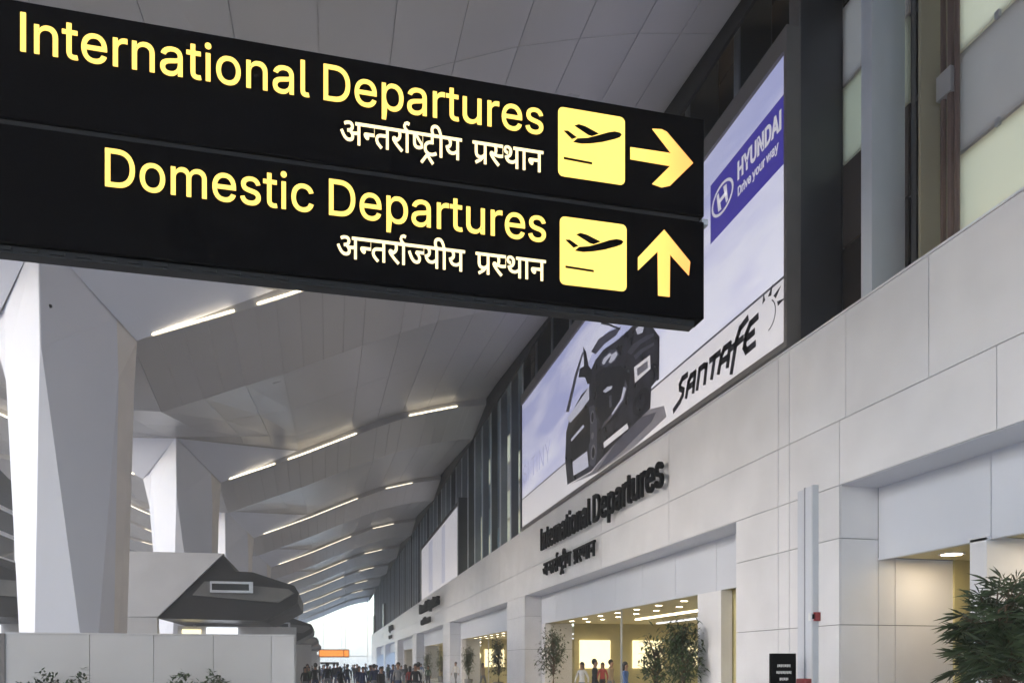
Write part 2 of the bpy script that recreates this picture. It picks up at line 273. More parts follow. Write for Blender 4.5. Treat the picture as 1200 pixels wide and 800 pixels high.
# ------------------------------------------------------------ lettering: outlines as numbers, filled by a 2D curve
GLYPHS = '''[{"n":[410,[[[114,227],[114,0],[53,0],[53,379],[112,379],[112,287],[102,287],[116,319],[132,344],[152,362],[175,374],[200,382],[227,384],[252,383],[275,377],[295,369],[313,356],[328,340],[341,321],[350,298],[355,271],[357,240],[357,0],[296,0],[296,235],[293,263],[286,286],[273,304],[256,318],[235,326],[210,329],[192,328],[176,324],[161,317],[141,303],[126,283],[119,266],[115,248]]]],"t":[227,[[[204,379],[204,327],[6,327],[6,379]],[[65,471],[126,471],[126,98],[128,76],[136,61],[150,53],[170,50],[185,51],[202,54],[213,2],[192,-3],[168,-4],[138,-1],[113,7],[92,21],[77,41],[68,64],[65,93]]]],"e":[404,[[[212,-8],[177,-5],[145,3],[117,16],[92,35],[72,58],[56,85],[44,116],[37,150],[34,187],[36,224],[44,258],[55,290],[71,317],[91,340],[115,359],[142,373],[172,382],[205,384],[226,383],[246,380],[266,374],[285,366],[303,355],[319,341],[334,324],[347,305],[357,282],[365,256],[370,227],[371,194],[371,169],[75,169],[75,221],[338,221],[310,202],[308,226],[304,248],[298,269],[288,286],[277,301],[263,314],[246,323],[227,328],[205,330],[183,328],[164,323],[146,313],[131,301],[119,286],[109,270],[102,251],[97,231],[96,211],[96,178],[98,151],[102,127],[110,106],[121,88],[135,73],[151,61],[169,53],[190,48],[212,46],[234,48],[254,53],[271,61],[285,73],[297,88],[306,105],[365,91],[358,72],[348,55],[335,39],[320,26],[302,14],[283,4],[261,-3],[237,-7]]]],"r":[259,[[[53,0],[53,379],[112,379],[112,321],[115,321],[124,339],[137,354],[152,367],[171,377],[191,383],[213,385],[229,384],[243,384],[243,322],[230,324],[207,326],[182,323],[159,315],[140,301],[126,284],[117,262],[114,237],[114,0]]]],"a":[389,[[[160,-9],[137,-7],[115,-3],[94,5],[76,15],[60,29],[48,45],[38,63],[32,84],[30,108],[32,128],[36,146],[43,161],[58,179],[78,193],[92,200],[108,206],[125,211],[178,220],[234,227],[252,230],[265,235],[273,243],[276,255],[276,257],[273,279],[267,297],[256,311],[240,322],[220,329],[196,331],[171,329],[149,322],[132,313],[118,301],[107,288],[100,274],[41,291],[51,313],[64,331],[79,346],[95,358],[114,368],[133,375],[153,380],[173,383],[194,384],[239,379],[255,375],[271,369],[286,360],[300,350],[312,336],[322,320],[330,301],[335,278],[337,251],[337,0],[277,0],[277,52],[272,52],[252,25],[236,12],[215,1],[199,-4],[181,-7]],[[170,45],[192,47],[211,51],[228,59],[248,74],[263,93],[272,115],[276,138],[276,190],[259,182],[231,176],[200,171],[175,168],[134,159],[117,150],[103,139],[95,124],[92,105],[94,87],[102,72],[114,61],[130,52],[149,47]]]],"i":[167,[[[53,0],[53,379],[114,379],[114,0]],[[84,443],[67,446],[54,455],[44,468],[41,483],[44,499],[54,512],[67,521],[84,524],[100,521],[114,512],[123,499],[126,483],[123,468],[114,455],[100,446]]]],"o":[415,[[[207,-8],[174,-5],[144,3],[117,16],[93,35],[72,58],[56,85],[44,116],[37,150],[34,187],[37,225],[44,260],[56,291],[72,318],[93,341],[117,360],[144,374],[174,382],[207,384],[241,382],[271,374],[299,360],[323,341],[343,318],[359,291],[371,260],[379,225],[381,187],[379,150],[371,116],[359,85],[343,58],[323,35],[299,16],[271,3],[241,-5]],[[207,46],[231,49],[252,55],[270,66],[285,80],[298,97],[307,117],[314,139],[318,163],[319,187],[318,212],[314,236],[307,258],[298,278],[285,296],[270,310],[252,321],[231,328],[207,330],[184,328],[163,321],[145,310],[130,296],[118,278],[108,258],[102,236],[98,212],[96,187],[98,163],[102,139],[108,117],[118,97],[130,80],[145,66],[163,55],[184,49]]]],"l":[189,[[[139,-2],[112,0],[91,8],[74,20],[62,37],[55,59],[53,84],[53,509],[114,509],[114,99],[115,77],[120,62],[130,54],[146,52],[160,53],[170,54],[181,3],[162,-1]]]],"D":[502,[[[219,0],[96,0],[96,57],[215,57],[254,60],[288,68],[318,81],[343,99],[363,122],[379,149],[390,181],[397,216],[399,255],[397,294],[390,329],[379,361],[364,388],[344,410],[320,428],[291,441],[258,449],[221,452],[93,452],[93,509],[225,509],[261,507],[294,501],[325,492],[353,478],[385,455],[412,426],[433,391],[446,361],[455,329],[460,293],[462,255],[460,217],[455,181],[446,149],[433,119],[417,92],[398,68],[376,48],[351,31],[322,17],[291,8],[256,2]],[[125,509],[125,0],[60,0],[60,509]]]],"p":[424,[[[53,-143],[53,379],[112,379],[112,319],[118,319],[137,346],[152,360],[171,373],[188,379],[207,383],[229,384],[259,382],[287,374],[313,361],[335,342],[354,320],[370,293],[381,261],[388,227],[390,189],[388,151],[381,116],[370,84],[355,57],[336,34],[313,16],[288,3],[260,-6],[229,-8],[208,-7],[189,-3],[173,4],[153,17],[138,31],[118,59],[114,59],[114,-143]],[[220,47],[242,49],[262,55],[279,66],[294,80],[306,97],[316,117],[323,139],[327,163],[328,189],[327,215],[323,239],[316,261],[307,281],[295,298],[280,311],[262,322],[243,328],[220,330],[198,328],[178,322],[161,312],[147,299],[134,282],[125,263],[118,241],[114,216],[113,189],[114,162],[118,138],[125,115],[135,95],[147,78],[162,65],[179,55],[198,49]]]],"u":[410,[[[182,-5],[158,-3],[135,2],[115,11],[97,23],[82,39],[69,59],[60,82],[54,109],[53,139],[53,379],[114,379],[114,144],[116,117],[124,94],[137,75],[154,61],[175,53],[200,50],[218,51],[234,55],[249,62],[268,77],[283,97],[290,113],[295,132],[296,153],[296,379],[357,379],[357,0],[298,0],[298,92],[307,92],[294,60],[277,35],[257,17],[234,5],[209,-3]]]],"s":[365,[[[182,-8],[157,-7],[133,-3],[112,3],[93,12],[76,24],[62,38],[50,54],[41,73],[36,94],[94,107],[101,87],[111,72],[124,60],[141,52],[160,47],[181,45],[206,47],[227,53],[244,62],[262,81],[268,103],[265,121],[254,136],[237,147],[212,155],[149,170],[118,180],[92,192],[72,208],[58,227],[50,249],[47,274],[49,295],[55,314],[65,332],[79,347],[95,360],[115,370],[137,378],[161,383],[187,384],[212,383],[234,379],[254,372],[271,363],[286,352],[299,339],[309,324],[318,308],[324,290],[268,277],[258,298],[243,316],[228,325],[210,331],[187,333],[166,331],[147,326],[131,317],[114,299],[109,277],[112,258],[124,243],[136,235],[152,229],[172,223],[229,209],[261,200],[287,187],[306,171],[320,153],[328,131],[331,107],[329,85],[323,65],[312,47],[298,31],[281,18],[260,6],[236,-2],[210,-7]]]],"m":[610,[[[53,0],[53,379],[112,379],[112,295],[108,295],[114,314],[122,331],[132,346],[151,363],[172,376],[195,384],[219,386],[245,383],[268,375],[287,361],[303,342],[314,320],[321,295],[312,295],[318,312],[326,329],[337,343],[350,356],[364,366],[381,375],[398,381],[417,385],[437,386],[458,385],[478,380],[497,372],[514,361],[529,346],[541,328],[550,307],[555,283],[557,255],[557,0],[496,0],[496,254],[493,279],[485,298],[473,313],[456,323],[438,329],[419,330],[395,328],[374,320],[358,307],[345,290],[338,270],[335,247],[335,0],[274,0],[274,260],[272,280],[265,297],[253,311],[238,322],[220,328],[199,330],[178,328],[158,320],[140,307],[126,289],[119,274],[115,257],[114,238],[114,0]]]],"c":[396,[[[207,-8],[174,-5],[144,3],[117,16],[93,35],[72,58],[56,85],[44,116],[37,150],[34,187],[37,225],[44,260],[56,291],[72,318],[93,341],[117,360],[144,374],[174,382],[207,384],[226,384],[243,381],[260,377],[284,368],[305,356],[324,341],[340,322],[349,308],[356,293],[362,277],[303,262],[290,289],[270,311],[242,325],[207,330],[184,328],[163,321],[145,310],[130,296],[118,278],[108,258],[102,236],[98,212],[96,187],[98,163],[102,139],[108,117],[118,97],[130,80],[145,66],[163,55],[184,49],[207,46],[243,52],[271,66],[292,89],[304,117],[363,102],[357,86],[350,70],[341,56],[325,37],[306,21],[292,12],[277,5],[261,-1],[244,-5],[226,-7]]]],"H":[517,[[[60,0],[60,509],[125,509],[125,289],[392,289],[392,509],[457,509],[457,0],[392,0],[392,232],[125,232],[125,0]]]],"Y":[472,[[[203,0],[203,208],[16,509],[91,509],[192,344],[222,292],[250,230],[224,230],[251,293],[280,344],[381,509],[455,509],[268,208],[268,0]]]],"U":[517,[[[259,-8],[220,-6],[186,2],[154,15],[126,33],[103,55],[85,80],[71,108],[63,140],[60,173],[60,509],[124,509],[124,178],[126,155],[132,133],[141,113],[153,95],[169,80],[187,68],[208,59],[232,53],[259,52],[285,53],[309,59],[331,68],[349,80],[364,95],[377,113],[385,133],[391,155],[393,178],[393,509],[457,509],[457,173],[454,140],[446,108],[433,80],[414,55],[391,33],[363,15],[332,2],[297,-6]]]],"N":[523,[[[60,0],[60,509],[136,509],[343,183],[363,151],[388,107],[414,55],[405,54],[401,108],[399,157],[399,195],[399,509],[463,509],[463,0],[387,0],[202,290],[177,331],[148,381],[108,452],[119,454],[122,384],[124,328],[125,291],[125,0]]]],"A":[480,[[[16,0],[201,509],[276,509],[463,0],[395,0],[287,302],[264,372],[232,478],[245,478],[213,371],[191,302],[85,0]],[[110,142],[110,199],[370,199],[370,142]]]],"v":[389,[[[163,0],[17,379],[84,379],[165,155],[187,87],[206,21],[184,21],[203,87],[224,155],[305,379],[371,379],[226,0]]]],"y":[389,[[[47,-139],[61,-86],[71,-87],[88,-90],[104,-89],[118,-84],[130,-74],[141,-58],[151,-36],[163,-1],[17,379],[84,379],[165,155],[187,87],[206,21],[184,21],[202,87],[224,155],[305,379],[371,379],[204,-58],[196,-77],[187,-93],[177,-107],[159,-124],[139,-136],[117,-143],[91,-145],[65,-143]]]],"w":[567,[[[138,0],[23,379],[87,379],[133,214],[154,137],[175,41],[165,41],[186,135],[206,214],[252,379],[316,379],[362,214],[382,136],[402,41],[391,41],[413,135],[434,214],[480,379],[545,379],[429,0],[368,0],[319,172],[305,225],[291,280],[277,338],[291,338],[277,280],[263,225],[248,172],[199,0]]]],"S":[447,[[[224,-9],[188,-7],[156,-1],[128,9],[102,23],[81,40],[64,60],[51,83],[42,109],[38,137],[104,137],[108,118],[114,102],[123,88],[136,76],[150,66],[166,59],[185,53],[204,50],[224,49],[246,50],[267,54],[286,60],[303,69],[317,79],[329,92],[338,106],[344,122],[346,139],[342,161],[332,179],[316,193],[296,205],[245,222],[184,239],[145,253],[112,269],[86,289],[67,313],[56,341],[52,372],[54,400],[62,425],[75,448],[92,468],[113,484],[138,498],[165,508],[195,514],[227,516],[259,514],[289,508],[316,498],[340,484],[360,468],[377,449],[390,427],[398,403],[401,378],[337,378],[332,402],[320,421],[302,437],[280,449],[254,456],[225,459],[204,457],[185,454],[167,448],[145,435],[129,418],[118,398],[115,376],[119,352],[131,334],[148,319],[169,308],[212,293],[264,279],[312,264],[328,256],[344,248],[359,238],[372,226],[384,213],[395,198],[402,180],[407,161],[408,139],[406,112],[399,87],[386,64],[370,43],[349,25],[323,11],[294,0],[261,-7]]]],"T":[449,[[[32,452],[32,509],[417,509],[417,452],[257,452],[257,0],[193,0],[193,452]]]],"F":[410,[[[60,0],[60,509],[369,509],[369,452],[125,452],[125,278],[346,278],[346,221],[125,221],[125,0]]]],"E":[419,[[[60,0],[60,509],[372,509],[372,452],[125,452],[125,286],[355,286],[355,229],[125,229],[125,57],[375,57],[375,0]]]]},{"अ":[439,[[[270,125],[267,101],[258,81],[244,65],[225,55],[203,48],[179,46],[147,50],[118,62],[91,83],[72,104],[53,132],[35,165],[17,204],[57,219],[74,182],[92,150],[111,123],[131,104],[152,92],[175,88],[195,90],[211,98],[221,111],[225,130],[222,150],[213,168],[199,184],[183,199],[149,196],[146,236],[170,238],[188,243],[202,250],[214,265],[218,284],[215,302],[205,314],[190,321],[173,323],[153,321],[135,317],[98,302],[84,341],[121,356],[136,360],[153,362],[171,363],[199,361],[222,353],[240,341],[253,324],[261,306],[264,284],[259,257],[247,234],[225,215],[237,204],[279,201],[312,203],[341,209],[341,316],[299,316],[299,357],[447,357],[447,316],[388,316],[388,0],[341,0],[341,167],[314,162],[286,160],[261,162],[268,144]]]],"त":[327,[[[276,316],[276,0],[230,0],[230,188],[167,188],[115,185],[99,180],[86,172],[76,157],[72,136],[75,118],[82,99],[94,82],[110,64],[131,44],[156,23],[125,-7],[76,39],[61,55],[49,70],[39,87],[32,104],[27,121],[26,139],[28,158],[34,175],[42,190],[53,202],[72,214],[94,223],[111,226],[132,228],[156,229],[230,229],[230,316],[0,316],[0,357],[335,357],[335,316]]]],"र":[235,[[[227,24],[196,-7],[132,50],[79,104],[43,147],[27,175],[23,195],[25,206],[32,216],[43,223],[60,226],[73,224],[85,219],[104,200],[123,213],[137,229],[144,248],[147,269],[144,295],[137,316],[0,316],[0,357],[244,357],[244,316],[184,316],[189,302],[192,284],[193,263],[192,243],[187,225],[180,210],[171,196],[159,183],[146,173],[131,163],[114,154],[96,146],[156,84]]]],"ा":[149,[[[98,316],[98,0],[51,0],[51,316],[0,316],[0,357],[157,357],[157,316]]]],"ष":[332,[[[341,357],[341,316],[281,316],[281,0],[234,0],[234,110],[196,92],[181,87],[164,85],[146,84],[124,86],[104,92],[87,100],[74,111],[61,128],[52,148],[48,164],[46,183],[45,206],[45,316],[0,316],[0,357]],[[234,316],[118,316],[234,165]],[[109,138],[126,128],[150,125],[180,129],[207,141],[91,291],[91,212],[93,175],[99,152]]]],"ट":[289,[[[298,316],[213,316],[213,200],[182,200],[136,196],[118,190],[104,183],[86,166],[76,147],[72,123],[76,98],[85,78],[100,62],[118,51],[139,45],[163,43],[182,43],[200,46],[215,50],[261,70],[277,27],[223,8],[204,3],[184,1],[164,0],[139,2],[115,7],[93,15],[74,26],[58,41],[44,58],[34,78],[28,101],[26,126],[29,150],[35,171],[46,189],[60,205],[77,218],[97,228],[119,235],[142,240],[165,241],[167,241],[167,316],[0,316],[0,357],[298,357]]]],"ी":[149,[[[-106,353],[-121,392],[-126,430],[-124,453],[-116,473],[-102,491],[-84,504],[-62,512],[-35,515],[-13,513],[6,507],[22,498],[37,485],[50,468],[62,447],[73,422],[83,392],[94,357],[157,357],[157,316],[98,316],[98,0],[51,0],[51,316],[0,316],[0,357],[50,357],[39,394],[28,423],[16,445],[3,461],[-13,471],[-33,474],[-53,470],[-68,460],[-77,443],[-80,421],[-78,402],[-74,386],[-60,353]]]],"य":[333,[[[342,357],[342,316],[282,316],[282,0],[235,0],[235,103],[197,84],[181,80],[164,77],[145,76],[113,80],[85,91],[62,111],[43,136],[30,167],[22,203],[44,208],[61,215],[75,224],[88,240],[92,262],[90,278],[85,292],[71,316],[0,316],[0,357]],[[74,173],[82,156],[92,142],[103,131],[123,120],[149,117],[167,118],[184,122],[199,129],[219,142],[235,157],[235,316],[121,316],[130,296],[136,276],[138,256],[131,219],[110,191]]]],"प":[326,[[[275,316],[275,0],[229,0],[229,110],[192,91],[171,86],[146,84],[124,86],[104,92],[87,100],[74,111],[61,128],[52,148],[48,164],[46,183],[45,206],[45,316],[0,316],[0,357],[335,357],[335,316]],[[229,316],[92,316],[92,212],[94,175],[99,152],[109,138],[126,128],[151,125],[173,127],[194,136],[213,147],[229,161]]]],"स":[388,[[[337,316],[337,0],[291,0],[291,153],[257,146],[218,144],[167,148],[122,159],[96,145],[151,84],[218,24],[187,-7],[127,50],[76,104],[42,147],[26,175],[23,195],[25,206],[32,216],[43,223],[60,226],[73,224],[85,219],[104,201],[114,213],[120,229],[125,263],[122,294],[115,316],[0,316],[0,357],[397,357],[397,316]],[[212,185],[253,187],[291,195],[291,316],[161,316],[168,294],[171,263],[170,241],[166,221],[159,205],[150,191],[171,188],[191,186]]]],"थ":[369,[[[318,316],[318,0],[271,0],[271,103],[231,84],[215,80],[197,77],[177,76],[146,79],[118,88],[94,104],[74,125],[58,152],[48,185],[80,194],[106,204],[124,217],[137,232],[144,249],[146,268],[143,293],[133,312],[118,323],[98,326],[85,325],[75,319],[68,311],[65,299],[71,282],[86,271],[112,265],[107,225],[84,229],[65,237],[48,247],[36,261],[29,278],[26,298],[29,318],[36,334],[47,347],[62,356],[80,361],[99,363],[122,360],[144,353],[163,340],[179,322],[187,307],[191,290],[193,269],[190,243],[183,220],[170,200],[153,184],[131,170],[105,157],[119,139],[134,127],[154,119],[180,117],[199,118],[216,122],[231,128],[252,141],[271,158],[271,316],[224,316],[224,357],[377,357],[377,316]]]],"न":[319,[[[0,357],[327,357],[327,316],[268,316],[268,0],[221,0],[221,171],[117,171],[117,140],[115,126],[109,116],[100,110],[88,108],[74,111],[59,120],[44,133],[32,149],[24,166],[21,183],[23,195],[29,204],[40,210],[56,212],[221,212],[221,316],[0,316]]]],"ज":[426,[[[375,316],[375,0],[329,0],[329,213],[250,213],[217,214],[230,202],[241,189],[250,174],[257,158],[262,142],[263,125],[260,101],[251,81],[238,65],[220,55],[200,48],[178,46],[158,48],[139,54],[120,63],[102,78],[84,97],[67,121],[50,152],[34,188],[18,230],[59,245],[72,209],[86,177],[100,150],[114,128],[133,106],[154,92],[176,88],[192,90],[206,98],[215,111],[218,130],[216,147],[210,163],[200,178],[188,192],[173,205],[157,217],[173,253],[329,253],[329,316],[0,316],[0,357],[435,357],[435,316]]]],"्":[0,[[[-103,-25],[-75,-22],[-50,-24],[-28,-29],[-7,-37],[11,-48],[29,-61],[45,-76],[87,-130],[54,-154],[35,-126],[16,-104],[-4,-86],[-24,-74],[-47,-67],[-72,-65],[-85,-66],[-96,-68]]]],"घ":[339,[[[348,316],[288,316],[288,0],[242,0],[242,95],[202,76],[187,71],[169,69],[149,68],[121,70],[97,78],[77,91],[62,108],[52,129],[49,153],[55,184],[63,198],[74,210],[53,223],[37,241],[27,262],[24,285],[26,302],[30,316],[0,316],[0,357],[348,357]],[[96,155],[100,134],[112,119],[130,111],[153,108],[172,109],[190,113],[205,120],[226,134],[242,149],[242,316],[83,316],[74,301],[71,284],[74,265],[83,251],[97,242],[115,237],[151,241],[177,240],[173,199],[165,200],[157,200],[132,197],[112,188],[100,174]]]],"े":[0,[[[-97,353],[-121,425],[-133,447],[-147,462],[-163,470],[-181,473],[-203,470],[-221,465],[-235,507],[-219,511],[-202,514],[-183,515],[-163,513],[-145,508],[-129,500],[-114,488],[-101,471],[-88,450],[-76,424],[-65,391],[-54,353]]]],"ल":[389,[[[0,316],[0,357],[398,357],[398,316],[338,316],[338,0],[292,0],[292,204],[284,204],[270,203],[256,198],[242,188],[228,173],[220,159],[212,141],[204,119],[160,133],[165,150],[171,166],[179,180],[151,196],[136,201],[120,203],[100,199],[85,190],[75,174],[72,156],[75,134],[85,114],[94,101],[106,87],[121,73],[177,23],[146,-7],[86,48],[68,65],[54,83],[42,101],[33,119],[28,138],[26,158],[27,177],[32,194],[40,208],[56,224],[75,236],[96,242],[117,245],[141,243],[163,236],[184,226],[203,213],[227,230],[255,241],[287,245],[292,245],[292,316]]]],"ू":[0,[[[-36,-141],[-67,-150],[-99,-154],[-126,-151],[-149,-144],[-167,-131],[-180,-115],[-189,-95],[-191,-72],[-188,-52],[-180,-33],[-165,-17],[-145,-4],[-121,4],[-93,6],[-66,5],[-40,-1],[-18,-10],[3,-22],[22,-36],[39,-52],[55,-70],[70,-89],[83,-109],[48,-131],[27,-102],[6,-77],[-16,-58],[-38,-44],[-63,-36],[-90,-33],[-115,-36],[-134,-44],[-145,-57],[-149,-74],[-145,-92],[-134,-104],[-119,-110],[-102,-113],[-75,-109],[-51,-101]]]]}]'''
GL, GH = json.loads(GLYPHS)
GL['I'] = [185, [[[60, 0], [125, 0], [125, 509], [60, 509]]]]
dd = GL['D'][1][0]
ring = dd
GL['D'] = [502, [[[60, 0], [219, 0], [256, 2], [291, 8], [322, 17], [351, 31], [376, 48], [398, 68], [417, 92], [433, 119], [446, 149], [455, 181], [460, 217], [462, 255], [460, 293], [455, 329], [446, 361], [433, 391], [412, 426], [385, 455], [353, 478], [325, 492], [294, 501], [261, 507], [225, 509], [60, 509]],
  [[125, 57], [215, 57], [254, 60], [288, 68], [318, 81], [343, 99], [363, 122], [379, 149], [390, 181], [397, 216], [399, 255], [397, 294], [390, 329], [379, 361], [364, 388], [344, 410], [320, 428], [291, 441], [258, 449], [221, 452], [125, 452]]]]
e0 = GL['e'][1][0]
i371 = e0.index([371, 169]); i338 = e0.index([338, 221]); i96 = e0.index([96, 178])
GL['e'] = [404, [e0[:i371 + 1] + [[96, 169]] + e0[i96 + 1:], [[96, 221], [309, 221]] + e0[i338 + 2:i96 - 1]]]
GL['A'] = [480, [[[16, 0], [201, 509], [276, 509], [463, 0], [395, 0], [344, 142], [135, 142], [85, 0]], [[155, 199], [324, 199], [287, 302], [264, 372], [239, 455], [213, 371], [191, 302]]]]
def clipx(cont, c, keep_left=True):
    out = []
    n = len(cont)
    for i in range(n):
        a, b = cont[i], cont[(i + 1) % n]
        ia = (a[0] <= c) == keep_left; ib = (b[0] <= c) == keep_left
        if ia: out.append(a)
        if ia != ib:
            t = (c - a[0]) / (b[0] - a[0]); out.append([c, a[1] + t * (b[1] - a[1])])
    return out
def stroke(pts, wd):
    L, Rr = [], []
    for i, p in enumerate(pts):
        a = pts[max(i - 1, 0)]; b = pts[min(i + 1, len(pts) - 1)]
        dx, dy = b[0] - a[0], b[1] - a[1]; l = math.hypot(dx, dy)
        nx, ny = -dy / l * wd / 2, dx / l * wd / 2
        L.append([p[0] + nx, p[1] + ny]); Rr.append([p[0] - nx, p[1] - ny])
    return L + Rr[::-1]
def latin(text, gap=150, track=0):
    out = []; x = 0; prev = None
    for ch in text:
        if ch == ' ': x += gap; continue
        adv, cs_ = GL[ch]
        out.append([[[p[0] + x, p[1]] for p in c] for c in cs_])
        x += adv + track
    return out
REPH = [(0, 350), (-38, 385), (-52, 425), (-35, 463), (5, 478), (42, 462)]
def hindi(word):
    """word: list of tokens; 'X-' is the half form of X, 'R^' puts the reph hook over the last stem, 'r/' and 'r^' the two below-forms"""
    half = {'न': 219, 'ष': 232, 'स': 289, 'ज': None}
    out = []; x = 0; last = 0
    for tk in word:
        if tk == ' ': x += 230; continue
        if tk == 'R^': out.append([stroke([(p[0] + last, p[1]) for p in REPH], 42)]); continue
        if tk == 'r/': out.append([stroke([(last - 10, 150), (last - 90, 62), (last - 190, 8)], 42)]); continue
        if tk == 'r^':
            out.append([stroke([(last - 120, 12), (last - 190, -70), (last - 235, -125)], 42)]); out.append([stroke([(last - 120, 12), (last - 60, -70), (last - 10, -125)], 42)]); continue
        ch = tk[0]; adv, cc = GH[ch]
        if tk.endswith('-'):
            c = half[ch]
            if c is None: c = adv - 100
            cc = [k for k in (clipx(k, c) for k in cc) if len(k) > 2]; adv = c - 4
        out.append([[[p[0] + x, p[1]] for p in k] for k in cc])
        last = x + adv - 75
        x += adv
    return out
W_INT = ['अ', 'न-', 'त', 'र', 'ा', 'R^', 'ष-', 'ट', 'r^', 'ी', 'य']
W_DOM = ['अ', 'न-', 'त', 'र', 'ा', 'R^', 'ज-', 'य', 'ी', 'य']
W_DEP = ['प', 'r/', 'स-', 'थ', 'ा', 'न']
def glyph_mesh(glyphs, origin, right, up, width=None, height=None, capu=509, depth=.004, offset=0.0, shear=0.0):
    """glyphs filled as meshes, laid in the plane origin + right*x + up*y, thickness 'depth' along right x up; returns MB"""
    right, up = Vector(right), Vector(up); nrm = right.cross(up)
    xs = [p[0] for g in glyphs for c in g for p in c]; x0, x1 = min(xs), max(xs)
    sx = width / (x1 - x0); sy = height / capu
    res = []
    for g in glyphs:
        cu = bpy.data.curves.new('tmp', 'CURVE'); cu.dimensions = '2D'; cu.fill_mode = 'BOTH'
        cu.extrude = depth / 2; cu.offset = offset
        for c in g:
            sp = cu.splines.new('POLY'); sp.points.add(len(c) - 1); sp.use_cyclic_u = True
            for i, p in enumerate(c): sp.points[i].co = ((p[0] - x0) * sx + shear * p[1] * sy, p[1] * sy, 0, 1)
        o = bpy.data.objects.new('tmp', cu)
        C.objects.link(o)
        me = bpy.data.meshes.new_from_object(o)
        mb = MB()
        mb.v = [tuple(Vector(origin) + right * v.co.x + up * v.co.y + nrm * (v.co.z + depth / 2)) for v in me.vertices]
        mb.f = [tuple(p.vertices) for p in me.polygons]; mb.m = [0] * len(mb.f)
        res.append(mb)
        bpy.data.objects.remove(o); bpy.data.curves.remove(cu); bpy.data.meshes.remove(me)
    return res
def join(mbs):
    r = MB()
    for m in mbs:
        b = len(r.v); r.v += m.v; r.f += [tuple(b + i for i in f) for f in m.f]; r.m += m.m
    return r

# ============================================================ SETTING
m = MB(); m.box(-700, 700, -700, 700, -.3, 0)
put(m.build('floor', M_floor), kind='structure')

# ------------------------------------------------------------ ceiling: folded bays, one every 20 m along the hall
PITCH, Y0 = 20.0, 27.0
AX = -8.0                                 # the line of columns; the ceiling mirrors about it
ROWA = [(-8, 11.85), (-6.1, 11.85), (-1.7, 13.65), (2, 15.35), (4.7, 16.45), (7.5, 17.2), (11.8, 17.9)]
ROWC = [(-8, 13.5), (-1.7, 14.0), (2, 15.5), (4.7, 16.65), (7.5, 17.4), (11.8, 18.1)]
def lin(P, x):
    for i in range(len(P) - 1):
        if x <= P[i + 1][0]: 
            t = (x - P[i][0]) / (P[i + 1][0] - P[i][0]); return P[i][1] + t * (P[i + 1][1] - P[i][1])
    return P[-1][1]
def zA(x): return lin(ROWA, x)
def zB(x): return lin(ROWA, x) - .8
def zC(x): return lin(ROWC, x)
def zD(x): return lin(ROWA, x) + .35
def zceil(x, t):
    if t <= 4.5: return zA(x) + (zB(x) - zA(x)) * t / 4.5
    if t <= 17: return zB(x) + (zC(x) - zB(x)) * (t - 4.5) / 12.5
    return zC(x) + (zD(x) - zC(x)) * (t - 17) / 3
NE0, NE1 = (-7.8, 17.0, 13.5), (-1.7, 20.0, 14.0)
def mx(x, side): return x if side > 0 else 2 * AX - x
XS = [-8, -6.1, -4.6, -3.1, -1.7, -.2, 1.3, 2.8, 4.3, 5.8, 7.3, 8.4, 9.4]
TS = [0, 4.5, 10.7, 17.0, 20.0]
back = MB()
panel_specs = []                          # (bay, points)
for k in range(-3, 9):
    yb = Y0 + PITCH * k
    for side in (1, -1):
        for i in range(len(XS) - 1):
            xa, xb = XS[i], XS[i + 1]
            for j in range(4):
                t0, t1 = TS[j], TS[j + 1]
                if j == 3 and xb <= -1.7 + 1e-6:
                    def te(x): return min(20, max(17.001, 17 + 3 * (x + 7.8) / 6.1))
                    def ze(x): return 13.5 + .5 * (x + 7.8) / 6.1
                    P = [(xa, 17.0, zC(xa)), (xb, 17.0, zC(xb)), (xb, te(xb), ze(xb)), (xa, te(xa), max(13.4, ze(xa)))]
                    if i == 0: P = [(-7.8, 17.0, zC(-7.8)), (-6.1, 17.0, zC(-6.1)), (-6.1, te(-6.1), ze(-6.1)), (-7.79, 17.003, 13.5)]
                else:
                    P = [(x, t, zceil(x, t)) for x, t in ((xa, t0), (xb, t0), (xb, t1), (xa, t1))]
                back.poly([(mx(x, side), yb + t, z + .05) for x, t, z in P])
                cx = sum(p[0] for p in P) / 4; ct = sum(p[1] for p in P) / 4
                g = .007
                Q = []
                for x, t, z in P:
                    fx = x + (g if x < cx else -g); ft = t + (g if t < ct else -g)
                    Q.append((mx(fx, side), yb + ft, z))
                panel_specs.append((k, side, Q))
            # vertical step that carries the strip lights
            if xa >= -6.2:
                back.poly([(mx(x, side), yb + dy, z) for x, dy, z in ((xa, -.012, zA(xa) - .02), (xb, -.012, zA(xb) - .02), (xb, -.012, zD(xb) + .1), (xa, -.012, zD(xa) + .1))])
ceiling = put(back.build('ceiling', M_ceilback), kind='structure')
rest = MB()
for k, side, Q in panel_specs:
    if side > 0 and -1 <= k <= 2:
        m = MB(); m.slab(Q, (0, 0, .04)); m.build('ceiling_panel', M_ceil, ceiling)
    else: rest.slab(Q, (0, 0, .04))
put(rest.build('ceiling_panel', M_ceil, ceiling), kind='stuff')
ribs = MB()
for k in range(-1, 5):
    for x in [v_ + .75 for v_ in XS[1:-1]] + XS[2:-1]:
        for t0, t1 in ((0, 4.5),):
            yb = Y0 + PITCH * k
            ribs.slab([(x - .02, yb + t0 + .02, zA(x) - .012), (x + .02, yb + t0 + .02, zA(x) - .012), (x + .02, yb + t1, zB(x) - .012), (x - .02, yb + t1, zB(x) - .012)], (0, 0, .02))
put(ribs.build('ceiling_rib', M_ceilback, ceiling), kind='stuff')
# roof deck above the ceiling, keeps the daylight out
m = MB(); m.box(-28.2, 12.4, -33, 190, 22.0, 22.4)
put(m.build('roof', M_ceil), kind='structure')

